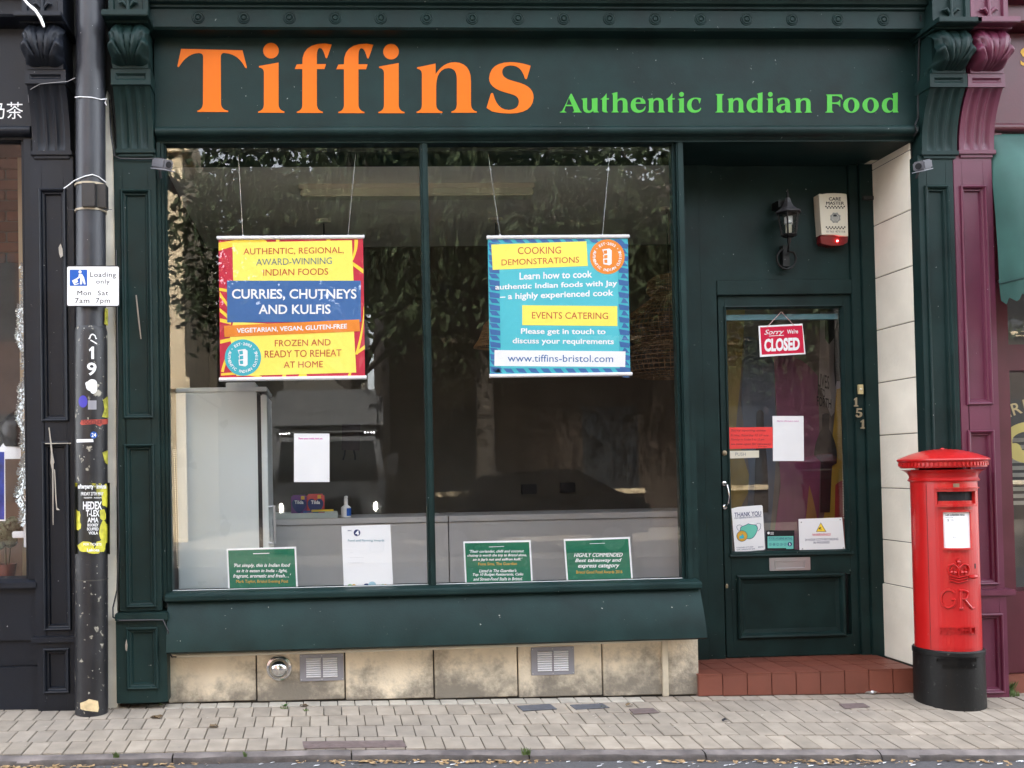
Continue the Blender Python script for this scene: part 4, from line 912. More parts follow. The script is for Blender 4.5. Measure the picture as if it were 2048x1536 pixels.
# ------------------------------------------------------------------ small things on the facade
def cctv(p, yaw, label, flip=1):
    t = thing('security_camera', label, 'security camera', p, 'security cameras on the pilasters')
    d = Vector((math.sin(yaw), -math.cos(yaw), -.28)).normalized(); sd = Vector((math.cos(yaw), math.sin(yaw), 0)); up = sd.cross(d)
    c0, c1 = Vector(p)-d*.05, Vector(p)+d*.08
    mb = MB(); q = []
    for c in (c1, c0): q += [c-sd*.034-up*.028, c+sd*.034-up*.028, c+sd*.034+up*.028, c-sd*.034+up*.028]
    bo = part('housing', mb.hexa(q), mat('camera_grey', (.11,.11,.125), .4), t, bevel=.008)
    part('lens', MB().tube([c1-d*.004, c1+d*.003], .019, 14), M['blackink'], bo)
    part('hood', MB().hexa([v+up*(.058 if i in (0,1,4,5) else .006)+d*(.02 if i < 4 else 0) for i, v in enumerate(q)]), M['alu'], t)
    part('bracket', MB().tube([c0, c0-up*.03+Vector((0,.04,0)), Vector((p[0]-.02*flip, -.085, p[2]-.05))], .009, 8), M['blk'], t)
cctv(V(322, 328, -.20), .75, 'angular grey camera on a bracket at the top of the left green pilaster', 1)
cctv(V(1847, 330, -.20), -.9, 'grey camera with a pale underside on the right green pilaster', -1)
# alarm box
YA = YD+.018
al = thing('alarm_box', 'cream burglar alarm box with red strobe below it above the door', 'alarm', V(1667, 492, YA))
mp0 = crop(1530, 360, 7.68, YA-.075)
p_al = [(826,222),(835,212),(880,215),(960,205),(1060,202),(1180,206),(1245,212),(1256,225),(1270,480),(1278,862),(1150,858),(1080,842),(870,838),(848,560)]
part('case', put_poly(MB(), [p_al], mp0, .075), M['plastic'], al, bevel=.004)
part('strobe', put_poly(MB(), [[(850,845),(870,841),(1080,846),(1150,862),(1276,866),(1270,960),(1180,1005),(1020,1010),(900,985),(860,965)]], crop(1530,360,7.68,YA-.06), .058), mat('red_strobe', (.16,.008,.012), .2, coat=.5), al, bevel=.004)
le = mp0(1127, 928); part('status_light', MB().sphere((le.x, YA-.062, le.z), .0052, .005, .0052, 8, 6), emit('lit_red_led', (1,.05,.05), 14), al)
tx = MB(); mq = crop(1530, 360, 7.68, YA-.0755)
put_text(tx, 'CARE', (980,264,1165,316), mq, bold=.03); put_text(tx, 'MASTER', (938,332,1215,380), mq, bold=.03); put_text(tx, '01761 471116', (942,776,1230,808), mq, bold=0)
for y0 in (395, 712):
    for k in range(13):
        a = 925+k*23.4 + (8 if y0 > 600 else 0); b = y0+(23 if k % 2 else 0); put_poly(tx, [[(a,b),(a+22,b),(a+22,b+22),(a,b+22)]], mq)
st = [(1080+(88 if k % 2 else 74)*math.cos(math.radians(k*22.5)), 580+(88 if k % 2 else 74)*math.sin(math.radians(k*22.5))) for k in range(16)]
put_poly(tx, [disc(1076, 545, 30, 14)], crop(1530,360,7.68,YA-.0762)); part('lettering', tx, M['blackink'], al)
part('badge', put_poly(MB(), [st], mq), mat('silver_ink', (.25,.25,.23), .4), al)
bd = MB(); mq9 = crop(1530,360,7.68,YA-.0758)
for y in (575, 590, 605): put_poly(bd, [[(1035,y),(1125,y),(1125,y+5),(1035,y+5)]], mq9)
put_poly(bd, [disc(1080,582,56,50), disc(1080,582,50,44)], mq9); part('badge_lines', bd, mat('pewter_ink', (.55,.54,.48), .4), al)
# coach lantern
lc = V(1577, 450, YA-.13)
ln = thing('wall_lantern', 'black coach lantern with a spiral bulb on the panel above the door', 'lantern', (lc.x, lc.y, lc.z-.2))
sL = V(1578,450,YA-.13).x-V(1577,450,YA-.13).x
lz = lambda py: Z(1577, py, YA-.13)-lc.z
bmk = M['black']
part('roof', MB().lathe([(.003,lz(394)),(5*sL,lz(397)),(7*sL,lz(405)),(13*sL,lz(415)),(20*sL,lz(421)),(26.5*sL,lz(424.5)),(26*sL,lz(426)),(3*sL,lz(424))], lc, 6), mat('lantern_grey', (.05,.05,.055), .5, bump=.15), ln)
part('finial', MB().tube([lc+Vector((0,0,lz(398))), lc+Vector((0,0,lz(385))), lc+Vector((0,0,lz(378)))], [.010,.007,.003], 8).tube([lc+Vector((0,0,lz(474))), lc+Vector((0,0,lz(482))), lc+Vector((0,0,lz(494)))], [.016,.012,.004], 8), bmk, ln, smooth=60)
cg = MB(); gl = MB()
for k in range(6):
    a0_, a1_ = math.pi/3*k, math.pi/3*(k+1)
    t0, b0_ = [Vector((lc.x+r*math.cos(a0_), lc.y+r*math.sin(a0_), lc.z+z)) for r, z in ((21*sL, lz(426)), (14*sL, lz(470)))]
    t1, b1_ = [Vector((lc.x+r*math.cos(a1_), lc.y+r*math.sin(a1_), lc.z+z)) for r, z in ((21*sL, lz(426)), (14*sL, lz(470)))]
    cg.tube([t0, b0_], .0055, 6); cg.tube([b0_, b1_], .006, 6); cg.tube([t0, t1], .005, 6)
    gl.add([b0_, b1_, t1, t0], [(0,1,2,3)])
part('cage', cg, bmk, ln); part('panes', gl, M['glass_thin'], ln)
part('lamp_floor', MB().lathe([(0,lz(470)),(14*sL,lz(470)),(11*sL,lz(474)),(0,lz(476))], lc, 6), bmk, ln)
bu = MB(); hel = [(lc.x+.021*math.cos(t*.5), lc.y+.021*math.sin(t*.5), lc.z+lz(448)+(lz(434)-lz(448))*t/62) for t in range(63)]
bu.tube(hel, .006, 6); bulb = part('spiral_bulb', bu, M['whiteink'], ln, smooth=60)
part('bulb_base', MB().lathe([(0,lz(468)),(.018,lz(468)),(.020,lz(450)),(0,lz(448))], lc, 14), M['plastic'], ln, smooth=50)
wr = V(1570, 519, YA-.03); ring = [(wr.x+19*sL*math.cos(a), YA-.05, wr.z+20*sL*math.sin(a)) for a in [math.pi*.62+2*math.pi*.80*k/26 for k in range(27)]]
part('scroll_arm', MB().tube(ring, .007, 8).tube([ring[-1], (lc.x+.01, YA-.09, lc.z+lz(500)), (lc.x, lc.y, lc.z+lz(490))], .007, 8).box(wr.x-.022, wr.x+.022, YA-.05, YA, wr.z-.05, wr.z+.09).box(lc.x-.05, lc.x-.005, YA-.10, YA, lc.z+lz(412), lc.z+lz(398)), bmk, ln, smooth=40)
# junction box, bell, number
jb = MB(); yj = .30; xq = xw-.001
jb.box(xw-.055, xw-.0005, .335, .455, Z(1765,326,.4), Z(1765,292,.4))
jt_ = solo('junction_box', jb, M['plastic'], 'small white junction box at the top of the cream return wall', 'junction box', bevel=.004)
solo('junction_cable', MB().tube([(xw-.03, .40, Z(1765,291,.4)), (xw-.03,.33,Z(1790,289,.3)+.0), (xw-.01, .1, Z(1820,276,.1)), (xw+.0,-.04,Z(1826,268,-.04))], .006, 6), M['blk'], 'black cable running from the white junction box to the front', 'cable')
db = MB(); pbox(db, 1717, 769, 1727, 788, YD-.034, YD-.018)
dbo = solo('doorbell', db, mat('brass_plate', (.62,.52,.28), .35, metal=.4), 'small brass doorbell above the house number', 'doorbell', bevel=.002)
bp_ = V(1722, 778.5, YD-.036); part('button', MB().sphere(bp_, .008, .004, .008, 10, 6), M['plastic'], dbo, smooth=60)
hn = thing('house_number', 'bronze house number 151 stepping down the door jamb', 'house number', V(1718, 860, YD-.02))
sf = crop(1400, 560, 3.657, YD-.024)
DG = {'1': ["M 1126 872 L 1146 858 L 1150 858 L 1150 914 L 1158 917 L 1158 925 L 1126 925 L 1126 917 L 1136 914 L 1136 876 L 1126 880 Z"],
 '5': ["M 1148 938 L 1186 938 L 1184 950 L 1156 950 L 1155 964 Q 1190 960 1188 984 Q 1184 1006 1158 1005 Q 1140 1002 1140 990 Q 1143 980 1152 984 Q 1156 996 1164 994 Q 1174 990 1172 978 Q 1166 968 1148 974 L 1144 972 Z"]}
part('digit', put_poly(MB(), path(DG['1'][0]), sf, .006), M['bronze'], hn); part('digit', put_poly(MB(), path(DG['5'][0]), sf, .006), M['bronze'], hn)
part('digit', put_poly(MB(), sh(path(DG['1'][0]), 50, 162), sf, .006), M['bronze'], hn)
solo('jamb_bracket', MB().box(X(1726,398,YD-.03), xw-.002, YD-.035, YD-.018, Z(1736,400,YD-.03), Z(1736,392,YD-.03)), M['blk'], 'small dark metal latch on the jamb right of the alarm box', 'latch', bevel=.002)

# notices on the door
YG = YE+.0145
def notice(name, quad, mt, label, cat, Y=YG, t=.001, group=None):
    return solo(name, sheet(MB(), quad, Y, t), mt, label, cat, group)
cs = notice('closed_sign', ((1517,652),(1605,647),(1611,708),(1520,714)), M['whiteink'], 'red and white closed sign hanging on a string inside the door glass', 'sign')
mq = crop(1400, 560, 3.657, YG-.001); mq2 = crop(1400, 560, 3.657, YG-.002)
part('red_face', put_poly(MB(), [[(440,346),(748,332),(762,532),(452,546)]], mq), M['signred'], cs)
tx = MB(); put_text(tx, 'Sorry', (470,362,615,408), mq2, tilt=-6, bold=.004, shear=.35); put_text(tx, "We're", (637,360,717,392), mq2, tilt=-4, bold=.02)
put_text(tx, 'CLOSED', (470,424,730,520), mq2, tilt=-12, bold=.045, space=1.0); put_poly(tx, [[(505,408),(612,402),(614,406),(505,412)]], mq2)
part('lettering', tx, M['whiteink'], cs)
part('string', MB().tube([mq2(490,345), mq2(594,232), mq2(690,335)], .0022, 5), mat('pink_string', (.72,.48,.46), .7), cs)
rn = notice('red_notice', ((1458,855),(1546,854),(1546,896),(1458,898)), M['coral'], 'red handwritten notice left of the white sheet on the door', 'notice')
tx = MB()
for s, bx in (('Sorry opening times', (226,1092,480,1112)), ('Friday, Saturday 12 till late', (226,1128,500,1148)), ('Monday to Friday 5 to 10 pm', (226,1158,470,1178)), ('we now open for takeaway', (226,1190,520,1212)), ('from 5pm', (426,1212,490,1228))): put_text(tx, s, bx, mq, shear=.2)
part('lettering', tx, mat('brown_pen', (.20,.025,.03), .6), rn)
ws = notice('white_notice', ((1545,832),(1607,832),(1608,922),(1546,922)), M['white'], 'white paper sheet with a violet heading on the door glass', 'notice')
part('heading', put_text(MB(), 'Allergen information notice', (561,1027,722,1037), mq2, bold=.02), M['pink'], ws)
pu = notice('push_plate', ((1457.5,902),(1518,901),(1518,915),(1457.5,917)), M['plastic'], 'pale push plate under the red notice on the door', 'plate', t=.003)
part('lettering', put_text(MB(), 'PUSH', (258,1262,335,1286), mq, bold=.003), M['greyink'], pu)
md = crop(1430, 980, 7.062, YG-.001); md2 = crop(1430, 980, 7.062, YG-.002); md3 = crop(1430, 980, 7.062, YG-.003)
ty = solo('thank_you_poster', put_poly(MB(), [[(232,262),(320,240),(655,212),(672,228),(708,832),(690,846),(284,882)]], crop(1430,980,7.062,YG), .001), M['white'], 'white thank you poster with a green face mask at the left of the door glass', 'poster')
tx = MB(); put_text(tx, 'THANK YOU', (274,308,652,372), md, tilt=-24, bold=.012); put_text(tx, 'FOR WEARING A FACE COVERING', (278,376,655,396), md, tilt=-28, bold=.006)
put_text(tx, 'TOGETHER LET’S KEEP', (300,800,540,818), md, tilt=-14); put_text(tx, 'OUR COMMUNITIES SAFE', (304,828,565,846), md, tilt=-16); put_text(tx, 'BRISTOL', (612,796,686,812), md, tilt=-4, bold=.01)
part('lettering', tx, M['navy'], ty)
mk = "M 355 540 Q 362 512 400 505 Q 440 492 470 472 Q 505 488 560 488 Q 600 492 606 545 Q 590 620 545 670 Q 510 700 470 692 Q 395 690 372 640 Q 352 590 355 540 Z"
part('mask_outline', put_poly(MB(), path(mk), md), M['navy'], ty)
part('mask_print', put_poly(MB(), [[(480+(a-480)*.93, 590+(b-590)*.93) for a, b in path(mk)[0]]], md2), mat('mint_ink', (.13,.52,.40), .5), ty)
lp = MB()
for pts in ([(360,580),(320,560),(305,525),(318,498),(350,492),(380,506)], [(575,492),(600,470),(635,470),(648,500),(640,545),(604,582)]): lp.tube([md(a, b) for a, b in pts], .0012, 4)
part('ear_loops', lp, M['navy'], ty); part('badge_ring', put_poly(MB(), [disc(382,650,78)], md2), M['navy'], ty)
part('badge', put_poly(MB(), [disc(382,650,72)], md3), M['gold'], ty)
part('thumb', put_poly(MB(), path("M 345 650 L 372 645 L 385 620 Q 395 618 395 640 L 412 642 L 408 680 L 372 688 L 345 688 Z"), crop(1430,980,7.062,YG-.004)), M['teal'], ty)
fh = solo('hygiene_sticker', put_poly(MB(), [[(724,572),(1122,570),(1122,845),(726,845)]], crop(1430,980,7.062,YG), .001), M['blackink'], 'black and teal food hygiene rating sticker between the two posters on the door', 'sticker')
part('teal_panel', put_poly(MB(), [[(742,656),(1106,650),(1108,830),(1010,834),(1002,820),(744,822)]], md), M['aqua'], fh)
tx = put_text(MB(), 'FOOD HYGIENE RATING', (762,668,1090,696), md2, bold=.01); put_poly(tx, [disc(1056,765,31)], md2); put_poly(tx, [[(755,706),(1098,703),(1098,707),(755,710)]], md2)
for k in range(5): put_poly(tx, [disc(782+52*k, 768, 19), disc(782+52*k, 768, 16)], md2); put_text(tx, str(k), (776+52*k,758,788+52*k,778), md2)
part('lettering', tx, M['navy'], fh)
wt = put_text(MB(), '5', (1046,748,1066,782), md3, bold=.03); put_poly(wt, [disc(756,608,18)], md2)
for k in range(3): put_poly(wt, [[(782,596+14*k),(830,596+14*k),(830,601+14*k),(782,601+14*k)]], md2)
part('white_print', wt, M['whiteink'], fh)
wn = notice('camera_warning_sign', ((1597,1038),(1684,1035),(1690,1097.5),(1599,1102)), M['white'], 'white camera recording warning sign at the right of the door glass', 'sign')
tri = [(1494,458),(1573,590),(1426,590)]
part('triangle_edge', put_poly(MB(), [tri], md), M['blackink'], wn); part('triangle', put_poly(MB(), [[(1495+(a-1495)*.88, 552+(b-552)*.88) for a, b in tri]], md2), M['yellow'], wn)
bk = put_poly(MB(), [[(1462,540),(1492,522),(1500,536),(1472,556)]], md3); put_poly(bk, [[(1488,545),(1500,552),(1502,566),(1494,562)]], md3)
part('camera_symbol', bk, M['blackink'], wn)
for a, b in ((1219,456),(1768,420),(1237,833),(1814,820)): part('fixing', put_poly(MB(), [disc(a, b, 9)], md2), M['greyink'], wn)
0; part('warning_word', put_text(MB(), 'WARNING!', (1372,612,1632,648), md, tilt=-6, bold=.01), M['signred'], wn)
tx = put_text(MB(), '24 HOUR CCTV RECORDING', (1272,682,1740,714), md, tilt=-12, bold=.006); put_text(tx, 'IN PROGRESS', (1392,726,1618,756), md, tilt=-6, bold=.006); part('lettering', tx, M['navy'], wn)

# vents, conduit, pipe
vt = V(558, 1336, -.006); sv = V(559,1336,0).x-V(558,1336,0).x
rv = thing('round_vent', 'round chrome vent cowl in the stone below the window', 'vent', (vt.x, 0, vt.z-25*sv))
ff = lambda r, y, n=32: [(vt.x+r*math.cos(2*math.pi*k/n), y, vt.z+r*math.sin(2*math.pi*k/n)) for k in range(n)]
mb = MB(); prof = [(25*sv,-.004),(25*sv,-.012),(22*sv,-.016),(20*sv,-.013),(19.5*sv,-.025),(17*sv,-.040),(12*sv,-.054),(6*sv,-.061),(.5*sv,-.063)]
vs = [p for r, y in prof for p in ff(r, y)]; mb.add(vs, [(j*32+k, j*32+(k+1)%32, (j+1)*32+(k+1)%32, (j+1)*32+k) for j in range(len(prof)-1) for k in range(32)])
part('cowl', mb, M['chrome'], rv, smooth=35)
part('mouth', put_poly(MB(), [[(a, b) for a, b in path("M 544 1342 Q 558 1337 572 1342 Q 568 1353 558 1354 Q 547 1353 544 1342 Z")[0]]], lambda a, b: (lambda p: Vector((p.x, -.0475-.012*(1-((p.x-vt.x)/(15*sv))**2)+.020*max(0,(vt.z-p.z)/(18*sv)-.3), p.z)))(V(a, b, -.05))), M['blackink'], rv)
for (a, b, c, e), lab in (((600,1308,687,1362), 'grey louvred vent beside the round chrome vent'), ((1063,1294,1148,1350), 'grey louvred vent near the right end of the stone plinth')):
    y = -.010; p0, p1 = V(a, e, y), V(c, b, y); zb_, zt2 = Z((a+c)/2, e, y), Z((a+c)/2, b, y)
    lv = thing('louvre_vent', lab, 'vent', ((p0.x+p1.x)/2, 0, zb_), 'louvred vents in the plinth')
    w_, h_ = p1.x-p0.x, zt2-zb_
    fr_ = part('plate', MB().box(p0.x, p1.x, y, -.003, zb_, zt2), M['alu'], lv, bevel=.002)
    for cx in (.31, .69):
        for k in range(9):
            zc = zb_+h_*(.13+.74*(k+.5)/9); xa_, xb_ = p0.x+w_*(cx-.165), p0.x+w_*(cx+.165); hh = h_*.030
            part('slat', MB().prof(xa_, xb_, [(y, zc+hh), (y-.011, zc+hh*.2), (y-.012, zc-hh*.2), (y-.006, zc-hh*.9), (y, zc-hh*.9)]), M['alu_light'], lv)
    sc = MB()
    for u in (.03, .5, .97):
        for v in (.06, .94): sc.sphere((p0.x+w_*u, y-.001, zb_+h_*v), .004, .003, .004, 8, 5)
    part('screws', sc, M['steel'], lv)
ca, cb = V(352, 1312, -.03), V(1322, 1280, -.03)
solo('conduit', MB().tube([ca, ca.lerp(cb, .5)+Vector((0,0,-.003)), cb], .011, 10), M['plastic'], 'long cream conduit under the green apron above the stone plinth', 'conduit', smooth=50)
solo('boxed_pipe', MB().box(X(1325,1340,-.02), X(1337,1340,-.02), -.022, -.002, gz(2,0), Z(1330,1280,-.02)), mat('cream_trunking', (.62,.55,.42), .7, stain=.4, sscale=5), 'cream boxed pipe down the plinth near the doorstep', 'pipe', bevel=.003)
# cables on the left pilaster
solo('pilaster_cable', MB().tube([V(a, b, y) for a, b, y in ((219,200,-.09),(222,270,-.11),(229,312,-.115),(240,317,-.115),(285,318,-.115),(318,317,-.115),(325,316,-.14),(326,322,-.16))], .005, 6), M['blk'], 'black cable running to the camera on the left green pilaster', 'cable')
solo('pilaster_cable', MB().tube([V(a, b, y) for a, b, y in ((232,500,-.11),(234,640,-.11),(236,760,-.11),(234,900,-.11),(238,1080,-.11),(234,1180,-.11),(226,1215,-.11),(226,1234,-.12),(238,1241,-.15),(300,1240,-.15),(326,1240,-.15),(336,1262,-.15),(338,1305,-.15),(344,1314,-.12),(352,1314,-.05))], .0048, 6), M['blk'], 'black cable looping down the edge of the left green pilaster to its base', 'cable')
solo('fascia_cable', MB().tube([V(a, b, y) for a, b, y in ((1842,30,-.2),(1838,90,-.12),(1836,180,-.09),(1836,236,-.09),(1830,250,-.12),(1834,262,-.11),(1828,272,-.08))], .005, 6), M['blk'], 'thin black cable at the right end of the fascia', 'cable')
solo('frayed_cord', MB().tube([V(a, b, y) for a, b, y in ((44,-6,-.34),(56,8,-.35),(70,20,-.36),(80,34,-.36),(86,48,-.365),(88,54,-.365))], [.006,.008,.010,.010,.009,.006], 7), M['whiteink'], 'white frayed cord hanging over the charcoal corbel at top left', 'cord', smooth=60)
solo('thin_wire', MB().tube([V(a, b, y) for a, b, y in ((150,156,-.26),(135,163,-.24),(110,165,-.24),(80,168,-.22),(62,178,-.2),(57,190,-.15),(58,205,-.13))], .0028, 5), mat('grey_wire', (.25,.25,.26), .5), 'thin pale wire looping across the charcoal corbel', 'wire')
# ------------------------------------------------------------------ covers and litter on the pavement
def plate(quad, mt, label, name='access_cover', rim=True):
    p = [VG(a, b) for a, b in quad]; up = Vector((0,0,.0045))
    o = solo(name, MB().hexa([v+up*.2 for v in (p[3],p[2],p[1],p[0])]+[v+up for v in (p[3],p[2],p[1],p[0])]), mt, label, 'access cover', 'covers set in the pavement')
mb_ = mat('brown_iron', (.135,.10,.095), .7, var=.3, scale=30, bump=.3); ms_ = mat('slate_iron', (.085,.09,.105), .6, var=.3, scale=30, bump=.3)
plate(((605,1484),(805,1482),(814,1495),(608,1498)), mb_, 'long brown access cover near the kerb')
plate(((1034,1413),(1100,1409),(1114,1419),(1046,1423)), ms_, 'dark slate cover by the plinth, left of the pair')
plate(((1140,1411),(1205,1408),(1219,1416),(1152,1420)), ms_, 'dark slate cover by the plinth, right of the pair')
plate(((1258,1419),(1306,1417),(1318,1426),(1268,1429)), mb_, 'small brown cover in front of the doorstep left end')
plate(((1678,1409),(1726,1407),(1740,1415),(1690,1418)), mb_, 'small brown cover beside the pillar box')
def litter(px, py, size, mt, label, cat, name, seed, h=.02, group=None):
    random.seed(seed); c = VG(px, py); mb = MB(); vs = []; n = 5
    for j in range(n):
        for i in range(n): vs.append((c.x+size*((i/(n-1))-.5)+R(-.15,.15)*size, c.y+size*.7*((j/(n-1))-.5)+R(-.1,.1)*size, c.z+.004+R(0,h)*(1 if 0 < i < n-1 else .4)))
    mb.add(vs, [(j*n+i, j*n+i+1, (j+1)*n+i+1, (j+1)*n+i) for j in range(n-1) for i in range(n-1)])
    return solo(name, mb, mt, label, cat, group, smooth=60)
litter(1742, 1388, .075, M['whiteink'], 'crumpled white wrapper by the doorstep', 'litter', 'wrapper', 1, .045); litter(1733, 1384, .04, M['yellow'], 'crumpled yellow wrapper on the white one by the doorstep', 'litter', 'wrapper', 2, .085)
litter(1449, 1443, .03, M['blackink'], 'small black scrap on the open pavement', 'litter', 'scrap', 3, .015); 
dl = mat('dead_leaf', (.16,.11,.06), .8, var=.3)
litter(312, 1437, .06, dl, 'brown dead leaf in front of the left green pilaster', 'leaf', 'dead_leaf', 5, .02); litter(427, 1455, .05, dl, 'thin brown dead leaf on the pavement below the stone plinth', 'leaf', 'dead_leaf', 6, .015); litter(1258, 1412, .035, dl, 'curled brown leaf behind the small brown cover', 'leaf', 'dead_leaf', 9, .02); litter(607, 1413, .05, dl, 'brown leaf by the plinth under the louvred vent', 'leaf', 'dead_leaf', 10, .015)
random.seed(11)
gm = MB()
for _ in range(1150):   # dry leaf litter along the gutter
    u = random.random(); x = -1.9+6.0*u
    dens = .5+.5*math.sin(x*3.1)+.35*math.sin(x*7.7+1)
    if random.random() > dens*.8: continue
    y = kx(x)-.006-abs(random.gauss(0, .028)); a = R(0, 6.3); l = R(.007, .024); w_ = l*R(.3, .7); z = rz(x, y)+R(.002, .012)
    c, s = math.cos(a), math.sin(a)
    gm.add([(x-l*c, y-l*s, z), (x+w_*s, y-w_*c, z+R(0,.006)), (x+l*c, y+l*s, z+R(0,.005)), (x-w_*s, y+w_*c, z)], [(0,1,2,3)])
part('gutter_leaves', gm, mat('dry_leaves', (.36,.24,.12), .85, var=.6, scale=60), None, kind='stuff')
gm = MB()
for _ in range(110):
    x = R(-1.9, 4.2); y = kx(x)-.008-abs(random.gauss(0, .06)); z = rz(x, y)+.004; l = R(.005, .018)
    gm.add([(x-l, y-l*.4, z), (x+l*.4, y-l*.6, z+.004), (x+l, y+l*.3, z+.003), (x-l*.5, y+l*.7, z)], [(0,1,2,3)])
part('gutter_scraps', gm, M['whiteink'], None, kind='stuff')
gm = MB()
for _ in range(70):
    x = R(-1.8, 4.1); y = R(-.85, -.03); z = gz(x, y)+.004; l = R(.003, .010)
    gm.add([(x-l, y-l*.4, z), (x+l*.4, y-l*.6, z+.003), (x+l, y+l*.3, z+.002), (x-l*.5, y+l*.7, z)], [(0,1,2,3)])
part('pavement_scraps', gm, mat('pale_scraps', (.62,.58,.5), .8, var=.4, scale=40), None, kind='stuff')
def tuft(mb, x, y, z, n, h, sp):
    for _ in range(n):
        a = R(0, 6.3); r = R(0, sp); bx_, by_ = x+r*math.cos(a), y+r*.5*math.sin(a); hh = h*R(.4, 1); lx, ly = R(-.5,.5)*hh, R(-.5,.3)*hh; w_ = R(.0015, .003)
        mb.add([(bx_-w_, by_, z), (bx_+w_, by_, z), (bx_+lx*.5+w_*.7, by_+ly*.5, z+hh*.7), (bx_+lx, by_+ly, z+hh)], [(0,1,2,3)])
gr = MB()
for px, py, n, h, sp in ((100,1392,90,.05,.12),(125,1390,80,.045,.1),(45,1398,60,.05,.06),(2018,1388,120,.10,.03),(2028,1392,60,.05,.04),(233,1513,40,.035,.02),(1052,1508,60,.04,.025),(570,1418,20,.03,.03),(612,1421,20,.02,.03),(490,1512,15,.03,.012),(1205,1415,12,.02,.03),(320,1410,14,.02,.02)):
    c = VG(px, py); tuft(gr, c.x, c.y, c.z-.004, n, h, sp)
part('grass_tufts', gr, mat('wall_foot_grass', (.085,.13,.035), .8, var=.4, scale=30), None, kind='stuff')
def weed(px, py, n, ln_, label):
    c = VG(px, py); t = MB()
    for k in range(n):
        a = 2*math.pi*k/n+R(-.3,.3); l = ln_*R(.6,1); el = R(.3, 1.0); d = Vector((math.cos(a)*math.cos(el), math.sin(a)*math.cos(el)*.6, math.sin(el))); s = d.cross(Vector((0,0,1))).normalized()
        p = [c+d*(l*f)+s*(wd_*l)-Vector((0,0,dr_*l)) for f, wd_, dr_ in ((0,0,0),(.4,.22,.02),(.8,.18,.12),(1,0,.25),(.8,-.18,.12),(.4,-.22,.02))]
        m_ = [c+d*(l*f)-Vector((0,0,dr_*l)) + Vector((0,0,-.02*l)) for f, dr_ in ((.4,.05),(.8,.16))]
        t.add(p+m_, [(0,1,6),(1,2,7,6),(2,3,7),(3,4,7),(4,5,6,7),(5,0,6)])
    return solo('weed', t, mat('weed_leaf', (.10,.25,.06), .5, var=.25), label, 'weed', 'weeds at the wall foot')
weed(6, 1396, 14, .10, 'broad leaved green weed by the charcoal shop wall'); weed(570, 1413, 8, .045, 'tiny bright green weed in the pavement below the round vent')

# ------------------------------------------------------------------ inside the restaurant
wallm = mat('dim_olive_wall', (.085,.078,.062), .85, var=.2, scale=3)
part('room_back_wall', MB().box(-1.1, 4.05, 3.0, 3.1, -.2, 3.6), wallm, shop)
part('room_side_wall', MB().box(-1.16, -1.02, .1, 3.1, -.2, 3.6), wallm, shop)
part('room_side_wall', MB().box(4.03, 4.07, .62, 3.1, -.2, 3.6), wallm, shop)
part('room_floor', MB().box(-1.1, 4.05, .61, 3.1, -.2, .12), mat('pale_floor', (.55,.50,.44), .6), shop)  # unseen floor, made pale to bounce light up to the ceiling
part('room_ceiling', MB().box(-1.1, 4.05, .06, 3.1, 3.42, 3.5), mat('cream_ceiling', (.86,.84,.72), .9, var=.04), shop)
part('blind_box', MB().box(-.95, mul-.03, .05, .11, Z(600,307,.08), Z(600,307,.08)+.12).box(mul+.03, xp0, .05, .11, Z(600,307,.08), Z(600,307,.08)+.12), mat('dark_blind', (.012,.02,.02), .6), shop)
part('roof', MB().box(-14, 16, .35, 6, 4.2, 4.4), M['joint'], shop)  # unseen cover, added to keep sky light out of the open rooms
part('end_wall', MB().box(-14, 16, 5.9, 6, -1, 4.4), M['joint'], shop)
# strip light on the ceiling
sl_ = thing('strip_light', 'unlit fluorescent strip light under the restaurant ceiling', 'light', V(832, 394, 1.0))
f0, f1 = V(598, 394, 1.0), V(1068, 394, 1.0); zl = V(832, 394, 1.0).z
part('tray', MB().box(f0.x, f1.x, .97, 1.1, zl+.055, zl+.12), M['plastic'], sl_, bevel=.004)
part('diffuser', MB().box(f0.x+.01, f1.x-.01, .955, 1.09, zl, zl+.053), mat('strip_diffuser', (.60,.60,.46), .4), sl_, bevel=.01)
for u in (.03, .97): part('hanger', MB().box(f0.x+(f1.x-f0.x)*u-.01, f0.x+(f1.x-f0.x)*u+.01, 1.02, 1.05, zl+.12, 3.42), M['plastic'], sl_)
# pendant lamps in wicker
wick = mat('wicker', (.42,.28,.14), .7, var=.3, scale=40)
wick_dim = mat('dim_wicker', (.17,.10,.045), .7, var=.3, scale=40)  # same wicker, darkened in colour so the large lamp looks dim
def pendant(px, label, prof, Y, ztop, rings, pz_):
    c = V(px, 470, Y); t = thing('pendant_lamp', label, 'lamp', (c.x, Y, ztop-.5), 'wicker pendant lamps')
    part('cord', MB().tube([(c.x, Y, 3.42), (c.x, Y, ztop)], .006, 6), M['blackink'], t); part('ceiling_rose', MB().lathe([(0,-.03),(.05,-.02),(.06,0)], (c.x, Y, 3.42), 20), M['plastic'], t, smooth=50)
    wk = MB(); n = 56
    for k in range(n):
        a = 2*math.pi*k/n; wk.tube([(c.x+r*math.cos(a+z*.0), Y+r*math.sin(a), ztop+z) for r, z in prof], .003, 3)
    m = len(prof)-1
    for j in range(rings):
        f = j/(rings-1)*m; i = min(m-1, int(f)); g_ = f-i; r = prof[i][0]*(1-g_)+prof[i+1][0]*g_; z = prof[i][1]*(1-g_)+prof[i+1][1]*g_
        wk.tube([(c.x+r*math.cos(2*math.pi*k/28), Y+r*math.sin(2*math.pi*k/28), ztop+z) for k in range(28)], .0045, 4, closed=True)
    part('woven_shade', wk, wick if pz_ == 0 else wick_dim, t)
bell = [(.03,0),(.07,-.01),(.115,-.06),(.135,-.12),(.155,-.17),(.19,-.22),(.20,-.235)]
